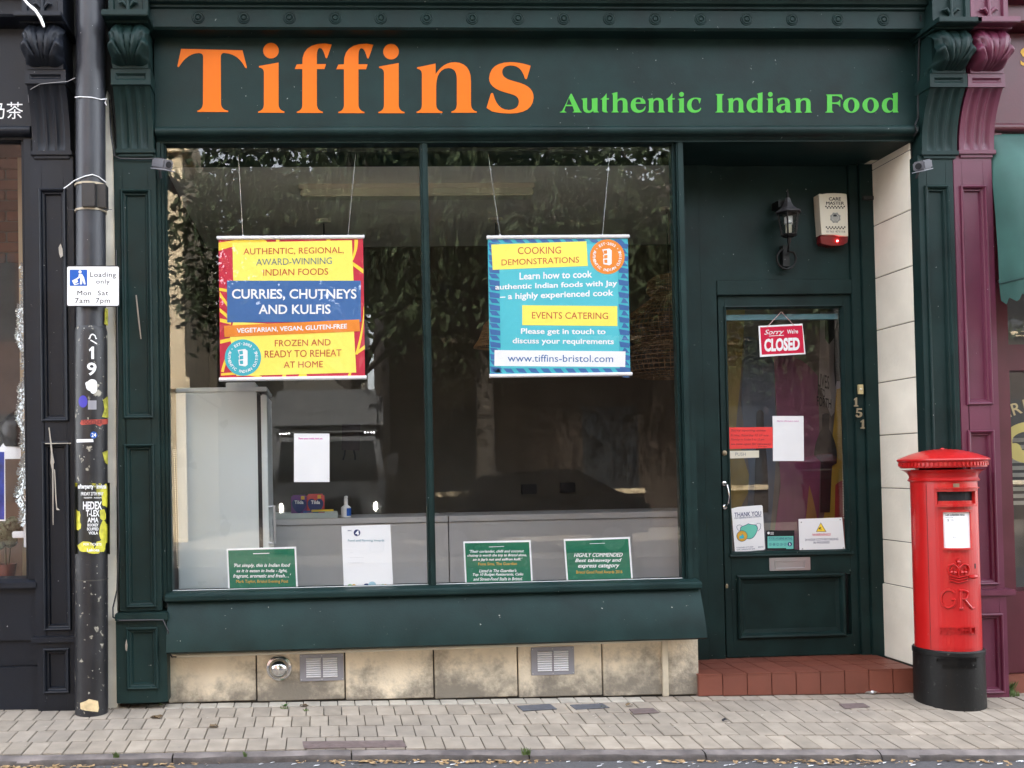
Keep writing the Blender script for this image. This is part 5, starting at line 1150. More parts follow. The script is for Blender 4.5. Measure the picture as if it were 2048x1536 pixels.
pendant(648, 'wicker pendant lamp behind the yellow banner', bell, 2.0, Z(985,636,2.0), 16, 0)
pendant(992, 'bell shaped wicker pendant lamp behind the turquoise banner', bell, 2.0, Z(985,636,2.0), 16, 0)
def X2(px, py, Y): return V(px, py, Y)
big = [(.10,0),(.16,-.04),(.17,-.12),(.13,-.17),(.20,-.22),(.34,-.32),(.36,-.42),(.30,-.50),(.25,-.53),(.36,-.57),(.40,-.66),(.36,-.76),(.20,-.80)]
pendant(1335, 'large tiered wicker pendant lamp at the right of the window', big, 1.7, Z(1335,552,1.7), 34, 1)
# banners
def banner(label, key, top, bot, sheetq, cr_):
    Y = .10; t = thing('hanging_banner', label, 'banner', V((top[0][0]+top[1][0])/2, bot[0][1], Y), 'banners hanging in the window')
    for (a, b), nm in ((top, 'top_rail'), (bot, 'bottom_rail')):
        p, q_ = V(a[0], a[1], Y), V(b[0], b[1], Y); z = (p.z+q_.z)/2
        part(nm, MB().tube([(p.x, Y, z), (q_.x, Y, z)], .0125, 12), M['alu_light'], t, smooth=50)
    return t, Y
def lines(mb, mp, items):
    for s, bx, tl, bo in items: put_text(mb, s, bx, mp, tilt=tl, bold=bo)
Yb = .10
b1, _ = banner('red and yellow curries and chutneys banner hanging in the left window', 1, ((433.6,475),(728.7,475)), ((438,757),(733,757)), None, None)
P1 = lambda k: crop(400, 440, 4.518, Yb-.0008*k)
fab = part('fabric', put_poly(MB(), [[(167,160),(1473,160),(1492,1425),(182,1425)]], P1(0), .001), M['crimson'], b1)
yl = MB()
for st in ("M 168 205 Q 260 190 330 180 L 580 180 Q 620 190 590 205 Q 330 215 168 280 Z", "M 1395 178 L 1428 178 Q 1430 260 1385 365 L 1370 360 Q 1400 260 1395 178 Z", "M 1370 370 L 1476 445 L 1476 485 L 1370 405 Z", "M 175 612 L 250 628 L 250 652 L 175 640 Z", "M 178 645 L 246 745 L 246 785 L 178 690 Z", "M 178 795 L 246 850 L 246 890 L 178 828 Z", "M 180 888 L 280 910 L 280 945 L 180 920 Z", "M 182 1085 L 300 1060 L 420 1058 L 300 1090 L 182 1118 Z", "M 190 1370 Q 210 1250 300 1130 L 330 1150 Q 230 1260 215 1375 Z", "M 190 1385 L 400 1370 L 560 1412 L 545 1424 L 380 1395 L 190 1405 Z", "M 1480 780 Q 1470 1000 1400 1215 L 1425 1215 Q 1490 1000 1482 780 Z", "M 1425 1180 L 1488 1130 L 1490 1165 L 1425 1210 Z", "M 1330 1418 L 1350 1370 L 1372 1370 L 1358 1418 Z", "M 690 178 L 720 178 L 712 205 L 682 205 Z", "M 1140 176 L 1175 176 L 1185 195 L 1148 195 Z", "M 740 1424 L 750 1385 L 780 1385 L 775 1424 Z M 880 1424 L 905 1385 L 960 1385 L 970 1424 Z"):
    for lp_ in path(st): put_poly(yl, [lp_], P1(1))
part('ribbon_print', yl, M['yellow'], fab)
ye = MB()
for st in ("M 293 205 L 1372 183 L 1388 560 L 300 560 Z", "M 300 920 L 1390 980 L 1412 1378 L 330 1410 L 270 1050 Z"): put_poly(ye, path(st), P1(2))
part('yellow_panel', ye, M['paleyellow'], fab)
part('blue_panel', put_poly(MB(), path("M 243 548 L 1452 548 L 1455 920 L 246 925 Z"), P1(3)), M['blue'], fab)
part('orange_panel', put_poly(MB(), path("M 215 955 L 1440 898 L 1445 1005 L 222 1058 Z"), P1(4)), M['tan'], fab)
part('roundel', put_poly(MB(), [disc(388,1243,164,164,40)], P1(4)), M['teal'], fab)
tx = MB(); lines(tx, P1(4), [('AUTHENTIC, REGIONAL,', (393,250,1298,314), -14, .0), ('INDIAN FOODS', (572,440,1158,499), -10, .0), ('FROZEN AND', (676,1080,1180,1138), -10, .0), ('READY TO REHEAT', (585,1174,1278,1238), -12, .0), ('AT HOME', (757,1276,1110,1334), -6, .0)])
part('lettering', tx, M['redink'], fab)
tx = MB(); lines(tx, P1(4), [('AWARD-WINNING', (508,344,1192,404), -14, .0)]); part('lettering', tx, M['greyblue'], fab)
tx = MB(); lines(tx, P1(5), [('CURRIES, CHUTNEYS', (288,624,1415,726), 0, .018), ('AND KULFIS', (530,764,1180,850), -2, .018), ('VEGETARIAN, VEGAN, GLUTEN-FREE', (332,958,1328,1008), -42, .022)])
def roundel(tx, cx, cy, r, mp, size):
    arc_text(tx, 'EST.2003', cx, cy, r*.76, -34, 34, size, mp); arc_text(tx, 'AUTHENTIC INDIAN CUISINE', cx, cy, r*.76, 292, 68, size, mp, inward=True)
    for a in (-52, 52): put_poly(tx, [disc(cx+r*.76*math.sin(math.radians(a)), cy-r*.76*math.cos(math.radians(a)), r*.03, None, 8)], mp)
    k = r/164
    for lo__ in ("M -48 -68 L 20 -78 L 42 -60 L 42 66 L 20 80 L -36 70 L -40 20 L -32 16 L -40 -14 L -30 -18 Z",):
        out = [(cx+a*k, cy+b*k) for a, b in path(lo__)[0]]
        holes = [[(cx+a*k, cy+b*k) for a, b in h] for h in ([(-36,-58),(-2,-62),(0,-30),(-30,-26)], [(-30,-14),(2,-18),(2,14),(-30,18)], [(-30,28),(0,26),(2,60),(-26,58)])]
        put_poly(tx, [out]+holes, mp)
roundel(tx, 388, 1243, 164, P1(5), 26); part('lettering', tx, M['whiteink'], fab)
b2, _ = banner('turquoise cooking demonstrations banner hanging in the right window', 2, ((973.2,474),(1258,474)), ((978.7,750),(1264,750)), None, None)
P2 = lambda k: crop(940, 440, 4.517, Yb-.0008*k)
fab = part('fabric', put_poly(MB(), [[(160,155),(1425,155),(1448,1395),(180,1395)]], P2(0), .001), M['teal'], b2)
tr = MB(); random.seed(4)
for k in range(11):
    y = 200+k*112
    for xa_, w_, sgn in ((165+k*1.6, 105, 1), (1332+k*2.0, 98, -1)):
        xl, xr_ = (xa_, xa_+w_)
        put_poly(tr, [[(xl, y), (xr_, y+18), (xr_-8, y+60), (xl+10, y+52)]], P2(1)); put_poly(tr, [[(xl+(0 if sgn > 0 else w_*.45), y+58), (xl+w_*.62, y+64), (xl+w_*.95, y+106), (xl+w_*.25, y+100)]], P2(1))
for k in range(11):
    x = 175+k*112
    for y0, y1 in ((172, 214), (1340, 1388)):
        x_ = x+(14 if y0 > 500 else 0); put_poly(tr, [[(x_, y0), (x_+70, y0+2), (x_+104, y1-4), (x_+30, y1-12)]], P2(1))
part('triangle_print', tr, M['blue'], fab)
part('turquoise_panel', put_poly(MB(), [[(262,215),(1330,215),(1350,1340),(280,1340)]], P2(2)), mat('turquoise_ink', (.075,.50,.58), .5, var=.03), fab)
ye = MB()
for st in ("M 192 222 L 1052 192 L 1065 415 L 205 450 Z", "M 472 770 L 1330 778 L 1332 958 L 472 950 Z"): put_poly(ye, path(st), P2(3))
part('yellow_panel', ye, M['paleyellow'], fab); part('white_panel', put_poly(MB(), path("M 222 1175 L 1405 1187 L 1402 1328 L 220 1318 Z"), P2(3)), M['whiteink'], fab)
part('roundel', put_poly(MB(), [disc(1240,332,157,157,40)], P2(3)), M['tan'], fab)
tx = MB(); lines(tx, P2(4), [('COOKING', (432,242,822,306), -6, 0), ('DEMONSTRATIONS', (285,344,985,398), -26, 0), ('EVENTS CATERING', (560,834,1247,893), 6, 0)]); part('lettering', tx, M['redink'], fab)
tx = MB(); lines(tx, P2(4), [('Learn how to cook', (447,466,1105,530), -20, .022), ('authentic Indian foods with Jay', (228,562,1330,626), -36, .022), ('– a highly experienced cook', (270,646,1297,718), -36, .022), ('Please get in touch to', (460,980,1225,1046), 4, .022), ('discuss your requirements', (385,1068,1300,1134), 8, .022)])
roundel(tx, 1240, 332, 157, P2(4), 25); part('lettering', tx, M['whiteink'], fab)
tx = MB(); lines(tx, P2(4), [('www.tiffins-bristol.com', (340,1218,1293,1282), 5, .002)]); part('lettering', tx, M['blue'], fab)
for b, pr_ in ((b1, (((477,360),(486,471)), ((712,300),(696,471)))), (b2, (((975,300),(1000,470)), ((1220,300),(1205,470))))):
    for (a0_, b0_), (a1_, b1_) in pr_:
        p, q_ = V(a0_, b0_, Yb), V(a1_, b1_, Yb); q_.z += .0; tp = Vector((p.x+(p.x-q_.x)*0, Yb, 3.38)) if b0_ > 300 else p
        part('hanging_wire', MB().tube([tp, q_], .0018, 4).sphere(q_-Vector((0,0,.004)), .006, .004, .010, 8, 6), M['steel'], b)
# green quote cards standing on the sill
YC = .035
def card(quad, label, cx_, items, golds, rule):
    o = thing('quote_card', label, 'card', V((quad[2][0]+quad[3][0])/2, quad[2][1], YC), 'green cards along the window sill')
    part('card_border', sheet(MB(), quad, YC, .003), M['whiteink'], o)
    cxm = sum(p[0] for p in quad)/4; cym = sum(p[1] for p in quad)/4; f = .955
    q2 = [(cxm+(a-cxm)*f, cym+(b-cym)*(f-.03)+ (2 if i > 1 else 0)) for i, (a, b) in enumerate(quad)]
    part('card_face', sheet(MB(), q2, YC-.0015, .001), M['cardgreen'], o)
    tx = MB()
    for s, bx in items: put_text(tx, s, bx, cx_(1), tilt=-3, bold=.014, shear=.3)
    put_poly(tx, [rule], cx_(1)); part('lettering', tx, M['whiteink'], o)
    tx = MB()
    for s, bx in golds: put_text(tx, s, bx, cx_(1), tilt=-3, bold=.008)
    part('lettering', tx, M['gold'], o)
c1_ = lambda k: crop(430, 1030, 5.25, YC-.0015-.0008*k); c2_ = lambda k: crop(840, 740, 3.2, YC-.0015-.0008*k)
card(((453,1097.5),(592,1093.5),(596,1186),(457,1189)), 'green quote card in front of the fridge at the left of the sill', c1_, [("'Put simply, this is Indian food", (200,508,790,556)), ('as it is eaten in India - light,', (225,568,757,610)), ("fragrant, aromatic and fresh…'", (190,618,797,668))], [('Mark Taylor, Bristol Evening Post', (222,680,768,722))], [(400,402),(570,398),(570,406),(400,410)])
card(((926.5,1083),(1061,1080.5),(1066,1172),(931,1176)), 'green card quoting coriander and chutney at the middle of the sill', c2_, [("'Their coriander, chilli and coconut", (318,1150,665,1171)), ('chutney is worth the trip to Bristol alone,', (303,1177,682,1198)), ("so is Jay's nut and saffron kulfi.'", (338,1203,655,1224)), ("Listed in The Guardian's", (378,1274,618,1294)), ('Top 10 Budget Restaurants, Cafés', (338,1299,662,1321)), ('and Street-Food Stalls in Bristol.', (342,1327,655,1347))], [('Fiona Sims, The Guardian', (373,1231,620,1252))], [(442,1131),(538,1127),(538,1130),(442,1134)])
card(((1127.5,1078.5),(1259.5,1074),(1266,1164),(1134,1168)), 'green highly commended card at the right of the sill', c2_, [('HIGHLY COMMENDED', (985,1171,1297,1196)), ('Best takeaway and', (993,1206,1290,1235)), ('express category', (1012,1242,1277,1272))], [('Bristol Good Food Awards 2016', (1000,1282,1295,1302))], [(1086,1110),(1184,1107),(1184,1110),(1086,1113)])
aw_ = solo('award_certificate', sheet(MB(), ((683,1052.5),(780.5,1049),(786.5,1176),(688,1180)), YC, .002), M['white'], 'white award certificate with a dark blue number 4 on the window sill', 'certificate')
k1, k2, k3 = c1_(0), c1_(1), c1_(2)
tx = put_poly(MB(), [disc(1491,187,35)], k1); put_text(tx, 'BBC', (1394,158,1440,170), k1, bold=.02); put_poly(tx, [disc(1590,740,34)[i] for i in range(0)] or [path("M 1560 745 Q 1562 718 1592 718 Q 1622 718 1625 745 Z")[0]], k1); part('navy_print', tx, M['navy'], aw_)
part('number_print', put_text(MB(), '4', (1474,162,1512,214), k2, bold=.03), M['whiteink'], aw_); part('lettering', put_text(MB(), 'Food and Farming Awards', (1396,256,1778,284), k1, bold=.004), mat('teal_type', (.10,.28,.36), .5), aw_)
gy = MB()
for s, bx in (('Winner', (1420,388,1452,396)), ('Best Takeaway', (1420,442,1562,450)), ('for excellent Indian food', (1400,497,1562,506))): put_text(gy, s, bx, k1)
part('small_print', gy, mat('pale_type', (.5,.53,.55), .5), aw_)
part('blue_print', put_poly(MB(), path("M 1605 742 Q 1612 698 1652 698 Q 1690 700 1694 742 Z"), k2), mat('sky_ink', (.32,.52,.62), .5), aw_)
for dx_ in (0, 345):
    part('green_print', put_poly(MB(), sh(path("M 1385 760 Q 1390 725 1420 725 Q 1446 728 1448 760 Z"), dx_-0), k2), mat('leaf_ink', (.22,.42,.16), .5), aw_); part('yellow_print', put_poly(MB(), sh(path("M 1430 758 Q 1434 725 1460 725 Q 1484 728 1486 758 Z"), dx_*.96), k1), M['gold'], aw_)
wsn = solo('white_notice', sheet(MB(), ((588,867),(659,867),(659,964),(588,964)), .012, .001), M['white'], 'blank white sheet with a pink heading stuck to the left window', 'notice')
part('heading', put_text(MB(), 'Please queue outside, thank you', (597,875,645,880), on(.0112), bold=.03), M['pink'], wsn)
# fridge, box, counter
fy = .42
fr0, fr1 = V(354, 960, fy), V(516, 960, fy); zt_f = Z(440, 784, fy)
fm = mat('white_enamel', (.55,.61,.61), .3, var=.02, coat=.3)
fd = thing('fridge', 'tall white fridge standing inside the left window', 'fridge', ((fr0.x+fr1.x)/2, fy+.3, .12))
part('cabinet', MB().box(fr0.x, fr1.x, fy, fy+.62, .12, zt_f), fm, fd, bevel=.006)
part('door_seal', MB().box(fr1.x, X(524,960,fy), fy+.01, fy+.6, .14, zt_f-.01), M['blackink'], fd)
fdx = X(536, 960, fy)
part('fridge_door', MB().box(X(524,960,fy), fdx, fy, fy+.62, .14, zt_f-.02), fm, fd, bevel=.006)
part('fridge_top', MB().box(fr0.x, fdx+.005, fy-.004, fy+.62, zt_f, zt_f+.03), fm, fd, bevel=.006)
part('handle', MB().tube([(fdx, fy+.05, Z(545,1014,fy)), (fdx+.035, fy+.05, Z(545,1012,fy)), (fdx+.035, fy+.05, Z(545,1088,fy)), (fdx, fy+.05, Z(545,1086,fy))], .008, 8), M['steel'], fd)
solo('carton', MB().box(X(453,775,.6), X(512,775,.6), .55, .85, zt_f+.032, Z(480,766,.6)), fm, 'pale carton lying on top of the fridge', 'carton', bevel=.004)
cy_ = 1.15; ctz = Z(800, 1034, cy_)
cm = mat('grey_laminate', (.43,.425,.42), .45, var=.04)
ct = thing('counter', 'long grey laminate counter behind the window', 'counter', (.9, cy_+.25, .12))
cx0, cx1 = X(536, 1100, cy_), X(1480, 1100, cy_); cj = X(898, 1100, cy_)
part('front_panel', MB().box(cx0, cj-.004, cy_, cy_+.04, .12, ctz-.045), cm, ct, bevel=.002); part('front_panel', MB().box(cj+.004, cx1, cy_, cy_+.04, .12, ctz-.045), cm, ct, bevel=.002)
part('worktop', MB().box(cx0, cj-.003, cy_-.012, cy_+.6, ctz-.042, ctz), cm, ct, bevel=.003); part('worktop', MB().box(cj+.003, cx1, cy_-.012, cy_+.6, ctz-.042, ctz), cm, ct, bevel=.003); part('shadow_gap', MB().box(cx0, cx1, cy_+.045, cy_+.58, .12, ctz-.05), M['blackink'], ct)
ty0 = cy_+.06
ty_ = thing('tray', 'shallow pale tray on the counter by the fridge', 'tray', (X(610,1036,ty0), ty0+.15, ctz))
ta, tb = X(542, 1036, ty0), X(676, 1036, ty0)
part('rim', MB().prof(ta, tb, [(ty0,ctz+.001),(ty0+.3,ctz+.001),(ty0+.31,ctz+.04),(ty0+.3,ctz+.04),(ty0+.29,ctz+.008),(ty0+.01,ctz+.008),(ty0,ctz+.04),(ty0-.01,ctz+.04)]), mat('tray_grey', (.42,.48,.46), .4), ty_, bevel=.002)
def packet(px0, px1, py0, mt, label):
    y = ty0+.12; p = thing('rice_packet', label, 'packet', (X((px0+px1)/2,1025,y), y, ctz+.01), 'packets in the tray')
    a, b, z1 = X(px0,1010,y), X(px1,1010,y), Z((px0+px1)/2, py0, y)
    part('bag', MB().box(a, b, y, y+.06, ctz+.010, z1), mt, p, bevel=.012)
    cx = (px0+px1)/2; s_k = (px1-px0)/34; cyy = 1011
    hp_ = path("M 0 18 Q -16 6 -15 -6 Q -12 -15 -4 -12 L 0 -9 L 4 -12 Q 12 -15 15 -6 Q 16 6 0 18 Z")[0]
    part('heart_print', put_poly(MB(), [[(cx+a_*s_k, cyy+b_*s_k) for a_, b_ in hp_]], on(y-.003)), M['navy'], p)
    part('label_patch', put_poly(MB(), [[(cx+4,py0+2),(cx+11,py0+2),(cx+11,py0+9),(cx+4,py0+9)]], on(y-.003)), M['gold'], p)
    part('lettering', put_text(MB(), 'Tilda', (cx-9, cyy-10, cx+9, cyy-3), on(y-.005), bold=.02), M['whiteink'], p)
packet(582, 614, 990, mat('purple_packet', (.13,.03,.20), .35), 'purple rice packet standing in the tray'); packet(613, 649, 988, mat('red_packet', (.48,.04,.04), .35), 'red rice packet standing in the tray')
lf_ = MB()
for k, (a, b, mt) in enumerate(((628,1028,'blue'),(645,1026,'yellow'))):
    y = ty0+.03; p = V(a, b, y); solo('leaflet', MB().hexa([Vector((p.x-.08,y-.02,ctz+.042+.006*k)), Vector((p.x+.08,y-.02,ctz+.044+.006*k)), Vector((p.x+.08,y+.06,ctz+.052+.006*k)), Vector((p.x-.08,y+.06,ctz+.05+.006*k))]+[Vector((p.x-.08,y-.02,ctz+.045+.006*k)), Vector((p.x+.08,y-.02,ctz+.047+.006*k)), Vector((p.x+.08,y+.06,ctz+.055+.006*k)), Vector((p.x-.08,y+.06,ctz+.053+.006*k))]), M[mt], ('blue leaflet lying across the tray on the counter','yellow leaflet on top of the blue leaflet in the tray')[k], 'leaflet', 'leaflets on the tray')
by = cy_+.12; bc_ = Vector((X(692,1020,by), by, ctz)); bs = V(693,1020,by).x-V(692,1020,by).x
bt = thing('pump_bottle', 'white hand sanitiser pump bottle with blue label on the counter', 'bottle', bc_)
bh = Z(692,1013,by)-ctz
part('bottle_body', MB().lathe([(0,0),(9.5*bs,.002),(10*bs,.01),(10*bs,bh*.92),(8*bs,bh),(4*bs,bh+.01),(3.5*bs,bh+.03),(0,bh+.03)], bc_, 24), M['white'], bt, smooth=40)
part('label_print', MB().lathe([(10.3*bs,bh*.15),(10.3*bs,bh*.85)], bc_, 10, -math.pi/2+.1, 0), M['signblue'], bt, smooth=60)
part('pump', MB().tube([bc_+Vector((0,0,bh+.02)), bc_+Vector((0,0,bh+.05)), bc_+Vector((0,0,bh+.075))], [4*bs,4*bs,3*bs], 12).tube([bc_+Vector((0,0,bh+.07)), bc_+Vector((.008,-.03,bh+.07))], 2.2*bs, 8), M['white'], bt, smooth=50)
# dark picture on the back wall with trailing ties
yk = 2.98
pc_ = solo('wall_picture', sheet(MB(), ((684,848),(721,848),(719,901),(683,900)), yk, .015), mat('dark_plum_print', (.028,.012,.016), .5), 'small dark picture hanging on the back wall of the restaurant', 'picture')
tl_ = MB()
for a, b in ((690,686),(707,710)): tl_.tube([V(a,900,yk), V((a+b)/2+1,910,yk-.01), V(b,920,yk-.01)], .008, 6)
part('ties', tl_, M['blackink'], pc_)
for px, py, lab in ((1058,978,'dark double socket on the back wall, nearer the left'), (1135,975,'dark double socket on the back wall, nearer the right')):
    p = V(px, py, 2.98); so_ = solo('wall_socket', MB().box(p.x-.07, p.x+.07, 2.97, 2.999, p.z-.045, p.z+.045), M['blk'], lab, 'socket', 'sockets on the back wall', bevel=.004)
# blind chains
def chain(px0, py0, px1, py1, Y, label):
    mb = MB(); a, b = V(px0, py0, Y), V(px1, py1, Y); n = int((a-b).length/.011)
    for off in (0, .012):
        for k in range(n):
            p = a.lerp(b, k/n); mb.sphere((p.x+off, Y, p.z), .0036, None, None, 5, 4)
    mb.tube([b, b+Vector((.006,0,-.014)), b+Vector((.012,0,0))], .0028, 5)
    solo('blind_chain', mb, M['plastic'], label, 'blind chain', 'beaded blind chains')
chain(1361, 560, 1369, 1052, .03, 'beaded blind chain hanging at the right edge of the window'); chain(348, 900, 355, 1132, .03, 'beaded blind chain hanging at the left edge beside the fridge'); chain(1683, 700, 1687, 1034, YE+.06, 'beaded blind chain hanging inside the door glass')
# mural inside the door
YM = .98
mu = thing('mural', 'dark painted mural seen through the door glass', 'painting', V(1570, 1150, YM))
mm = lambda k: crop(1400, 560, 3.657, YM-.002*k)
def mur(nm, st, col_, k, **kw): return part(nm, put_poly(MB(), path(st), mm(k), .001), mat(nm+'_paint', col_, .7, var=.35, scale=7, stretch=(1,1,.25)), mu)
mb = MB(); a, b = V(1380, 1180, YM), V(1800, 560, YM); part('board', MB().box(a.x, b.x, YM+.004, YM+.04, .12, 3.3), mat('mural_ground', (.10,.085,.08), .75, var=.3, scale=5, stretch=(1,1,.3)), mu)
mur('ochre_field', "M 130 200 L 330 200 L 300 700 L 260 1100 L 380 1500 L 130 2000 Z", (.17,.12,.03), 1)
mur('slate_field', "M 330 420 Q 420 380 540 600 L 560 1200 Q 540 1700 480 2050 L 330 2050 L 360 1400 L 300 900 Z", (.055,.07,.10), 2)
mur('plum_field', "M 540 560 Q 700 500 860 700 L 880 1300 L 860 2050 L 520 2050 L 590 1500 Z", (.15,.035,.085), 3)
mur('grey_field', "M 880 230 L 1100 230 L 1100 800 L 960 1000 L 870 760 Z", (.26,.25,.25), 4)
mur('yellow_field', "M 1000 800 L 1100 760 L 1100 2050 L 860 2050 L 940 1500 Z", (.36,.23,.03), 5)
mur('ochre_streak', "M 800 1500 Q 860 1700 900 2050 L 740 2050 Q 770 1800 800 1500 Z", (.26,.15,.04), 6)
mur('crimson_field', "M 990 1500 Q 1080 1400 1100 1600 L 1100 2050 L 980 2050 Z", (.30,.03,.03), 7)
mur('bottle_shape', "M 895 985 Q 920 965 948 985 L 945 1090 Q 1000 1180 1002 1290 L 1000 1340 L 966 1360 L 950 1700 L 880 1700 L 885 1330 L 834 1280 Q 840 1180 893 1080 Z", (.012,.010,.012), 8)
mur('bottle_shape', "M 415 970 Q 440 930 465 970 L 470 1150 Q 500 1300 500 1700 L 395 1700 L 410 1200 Z", (.014,.012,.013), 8)
mur('black_drip', "M 915 290 L 985 280 L 985 420 L 960 450 L 945 470 L 915 430 Z", (.012,.012,.012), 8)
mur('black_drip', "M 982 380 L 1010 290 L 1024 500 L 1024 740 L 1000 740 L 990 780 L 980 640 Z", (.012,.012,.012), 8)
tx = MB()
for s, bx in (('LIVES', (862,690,945,790)), ('INTO', (862,790,915,850)), ('FORTH', (855,860,960,930))): put_text(tx, s, bx, mm(9), tilt=24, bold=.01)
part('lettering', tx, M['blackink'], mu)
# ------------------------------------------------------------------ left window display
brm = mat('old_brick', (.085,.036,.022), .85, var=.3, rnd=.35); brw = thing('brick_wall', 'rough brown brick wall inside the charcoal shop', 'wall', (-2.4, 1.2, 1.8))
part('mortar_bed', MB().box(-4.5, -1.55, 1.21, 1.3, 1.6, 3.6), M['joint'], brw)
bk0 = None
for j in range(18):
    for i in range(-14, 1):
        x = -1.68+i*.225+(.11 if j % 2 else 0); z = Z(30,525,1.2)+.0+j*.075
        if x < X(-25,400,1.2) or x > -1.6: continue
        if bk0 is None: bk0 = part('brick', MB().box(x-.105, x+.105, 1.19, 1.25, z, z+.065), brm, brw, bevel=.006); bb = WL[bk0.name].copy(); o0 = Vector((x, 0, z))
        else: dup(bk0, brw, bb+(Vector((x, R(-.008,.008), z))-o0))
part('side_post', MB().box(X(37,500,.35), X(47,500,.35), .35, .5, .1, wz1+.05), mat('tan_post', (.30,.24,.15), .8), dk)
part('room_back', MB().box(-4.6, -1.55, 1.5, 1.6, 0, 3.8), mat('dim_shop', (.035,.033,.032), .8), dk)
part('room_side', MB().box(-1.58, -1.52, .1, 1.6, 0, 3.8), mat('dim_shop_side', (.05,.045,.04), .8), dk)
part('wood_panelling', MB().box(X(-30,880,1.3), X(50,880,1.3), 1.3, 1.34, .5, Z(20,787,1.3)).box(X(8,880,1.29), X(46,880,1.29), 1.285, 1.3, Z(20,910,1.3), Z(20,797,1.3)), mat('brown_wood', (.24,.12,.04), .5, var=.25, stretch=(8,8,1)), dk)
part('ledge', MB().box(X(-30,925,.75), -1.6, .75, 1.1, .4, Z(20,918,.75)), mat('dark_wood', (.10,.055,.03), .5), dk)
# tinsel
ts = MB(); random.seed(5)
a, b = V(45, 530, .035), V(49, 1045, .035); n = 150
core = [a.lerp(b, k/n)+Vector((.018*math.sin(k*.13)+.008*math.sin(k*.41), 0, 0)) for k in range(n+1)]
for k in range(n):
    for _ in range(16):
        t = R(0, 6.28); l = R(.018, .034)*(1.25 if k > 100 else 1); p = core[k]+(core[k+1]-core[k])*random.random(); d = Vector((math.cos(t), -abs(math.sin(t))*.5, math.sin(t)*.8)); s = Vector((-math.sin(t), .2, math.cos(t)))*.0022
        ts.add([p-s, p+s, p+d*l+s, p+d*l-s], [(0,1,2,3)])
tn = thing('tinsel_garland', 'silver tinsel garland hanging down the edge of the charcoal shop window', 'garland', core[-1])
part('strands', ts, mat('silver_foil', (.62,.66,.64), .25, metal=.7, var=.3, scale=80), tn); part('core', MB().tube(core, .006, 5), M['steel'], tn)
bp2 = solo('blue_poster', sheet(MB(), ((-40,900),(10,901),(11,1042),(-40,1042)), .02, .001), M['whiteink'], 'starry blue poster at the left edge in the charcoal shop window', 'poster')
part('print', sheet(MB(), ((-40,903),(8.5,904),(8.5,1039),(-40,1039)), .0185, .0005), mat('starry_blue', (.012,.035,.32), .4, var=.8, scale=9, chips=.8, chip_col=(.6,.7,.9)), bp2)
# dried hydrangea in a pot
hd = thing('hydrangea', 'dried green hydrangea heads low in the charcoal shop window', 'plant', V(10, 1130, .3)); random.seed(8)
hl = MB()
for cx, cy, rr_ in ((8,1062,.075),(26,1052,.06),(-6,1080,.07),(20,1080,.05)):
    c = V(cx, cy, .28)
    for _ in range(150):
        d = Vector((random.gauss(0,1), random.gauss(0,1), random.gauss(0,1))).normalized(); p = c+d*rr_*R(.8,1); s = d.orthogonal().normalized()*.013; q_ = d.cross(s).normalized()*.013
        hl.add([p-s, p-q_, p+s, p+q_], [(0,1,2,3)])
part('flower_heads', hl, mat('dried_petals', (.20,.21,.12), .8, var=.4, scale=30), hd); part('stems', MB().tube([V(10,1075,.28), V(12,1150,.3)], .006, 6).tube([V(24,1062,.28), V(15,1150,.3)], .005, 6), mat('stem_brown', (.10,.08,.04), .8), hd)
part('pot', MB().lathe([(0,0),(.05,0),(.065,.10),(.06,.10)], V(12,1160,.3), 20), M['tile'], hd, smooth=40)
wp = MB(); pbox(wp, 47, 1045, 57, 1095, .05, .12); pbox(wp, 24, 1063, 48, 1076, .06, .10)
solo('white_bracket', wp, M['white'], 'white plastic bracket at the foot of the tinsel garland', 'bracket', bevel=.004)
# person seated inside, seen from behind
ph = V(33, 858, .95); pe = thing('person', 'person with long dark hair in a white top seen from behind inside the charcoal shop', 'person', (ph.x, .98, .35))
me = bpy.data.meshes.new('body'); J = [(0,0,-.55),(0,0,-.38),(0,.0,-.20),(0,0,-.11),(0,-.01,.0),(0,-.01,.09),(-.15,0,-.19),(-.19,.02,-.40),(-.15,.22,-.46),(.15,0,-.19),(.19,.02,-.40),(.15,.22,-.46)]
me.from_pydata([(ph.x+a, .98+b, ph.z+c) for a, b, c in J], [(0,1),(1,2),(2,3),(3,4),(4,5),(2,6),(6,7),(7,8),(2,9),(9,10),(10,11)], [])
bo = bpy.data.objects.new('body', me); COL.objects.link(bo); bo.parent = pe; bo.location = -WL[pe.name]; me.materials.append(mat('skin', (.45,.28,.20), .5)); WL['body'] = Vector()
sk = bo.modifiers.new('skin', 'SKIN'); bo.modifiers.new('sub', 'SUBSURF').levels = 1; bo.modifiers['sub'].render_levels = 1
for v, r in zip(me.skin_vertices[0].data, (.15,.14,.13,.055,.085,.08,.06,.045,.035,.06,.045,.035)): v.radius = (r, r*.75)
me.skin_vertices[0].data[0].use_root = True
hr = MB(); vs = []
for j in range(15):
    t = j/14; z = .125-.245*t; r = .105*math.sin(min(1, t*2.2+.12)*math.pi/2)*(1-.25*max(0,t-.7)/.3)
    for i in range(24): aa = 2*math.pi*i/24; rj = r*(1+.05*math.sin(i*5+j)); vs.append((ph.x+rj*math.cos(aa), .965+rj*1.05*math.sin(aa), ph.z+z))
hr.add(vs, [(j*24+i, j*24+(i+1)%24, (j+1)*24+(i+1)%24, (j+1)*24+i) for j in range(14) for i in range(24)]+[tuple(range(24))])
part('hair', hr, mat('dark_hair', (.014,.009,.008), .45, var=.5, stretch=(40,40,3)), pe, smooth=60)
tp = MB(); vs = []
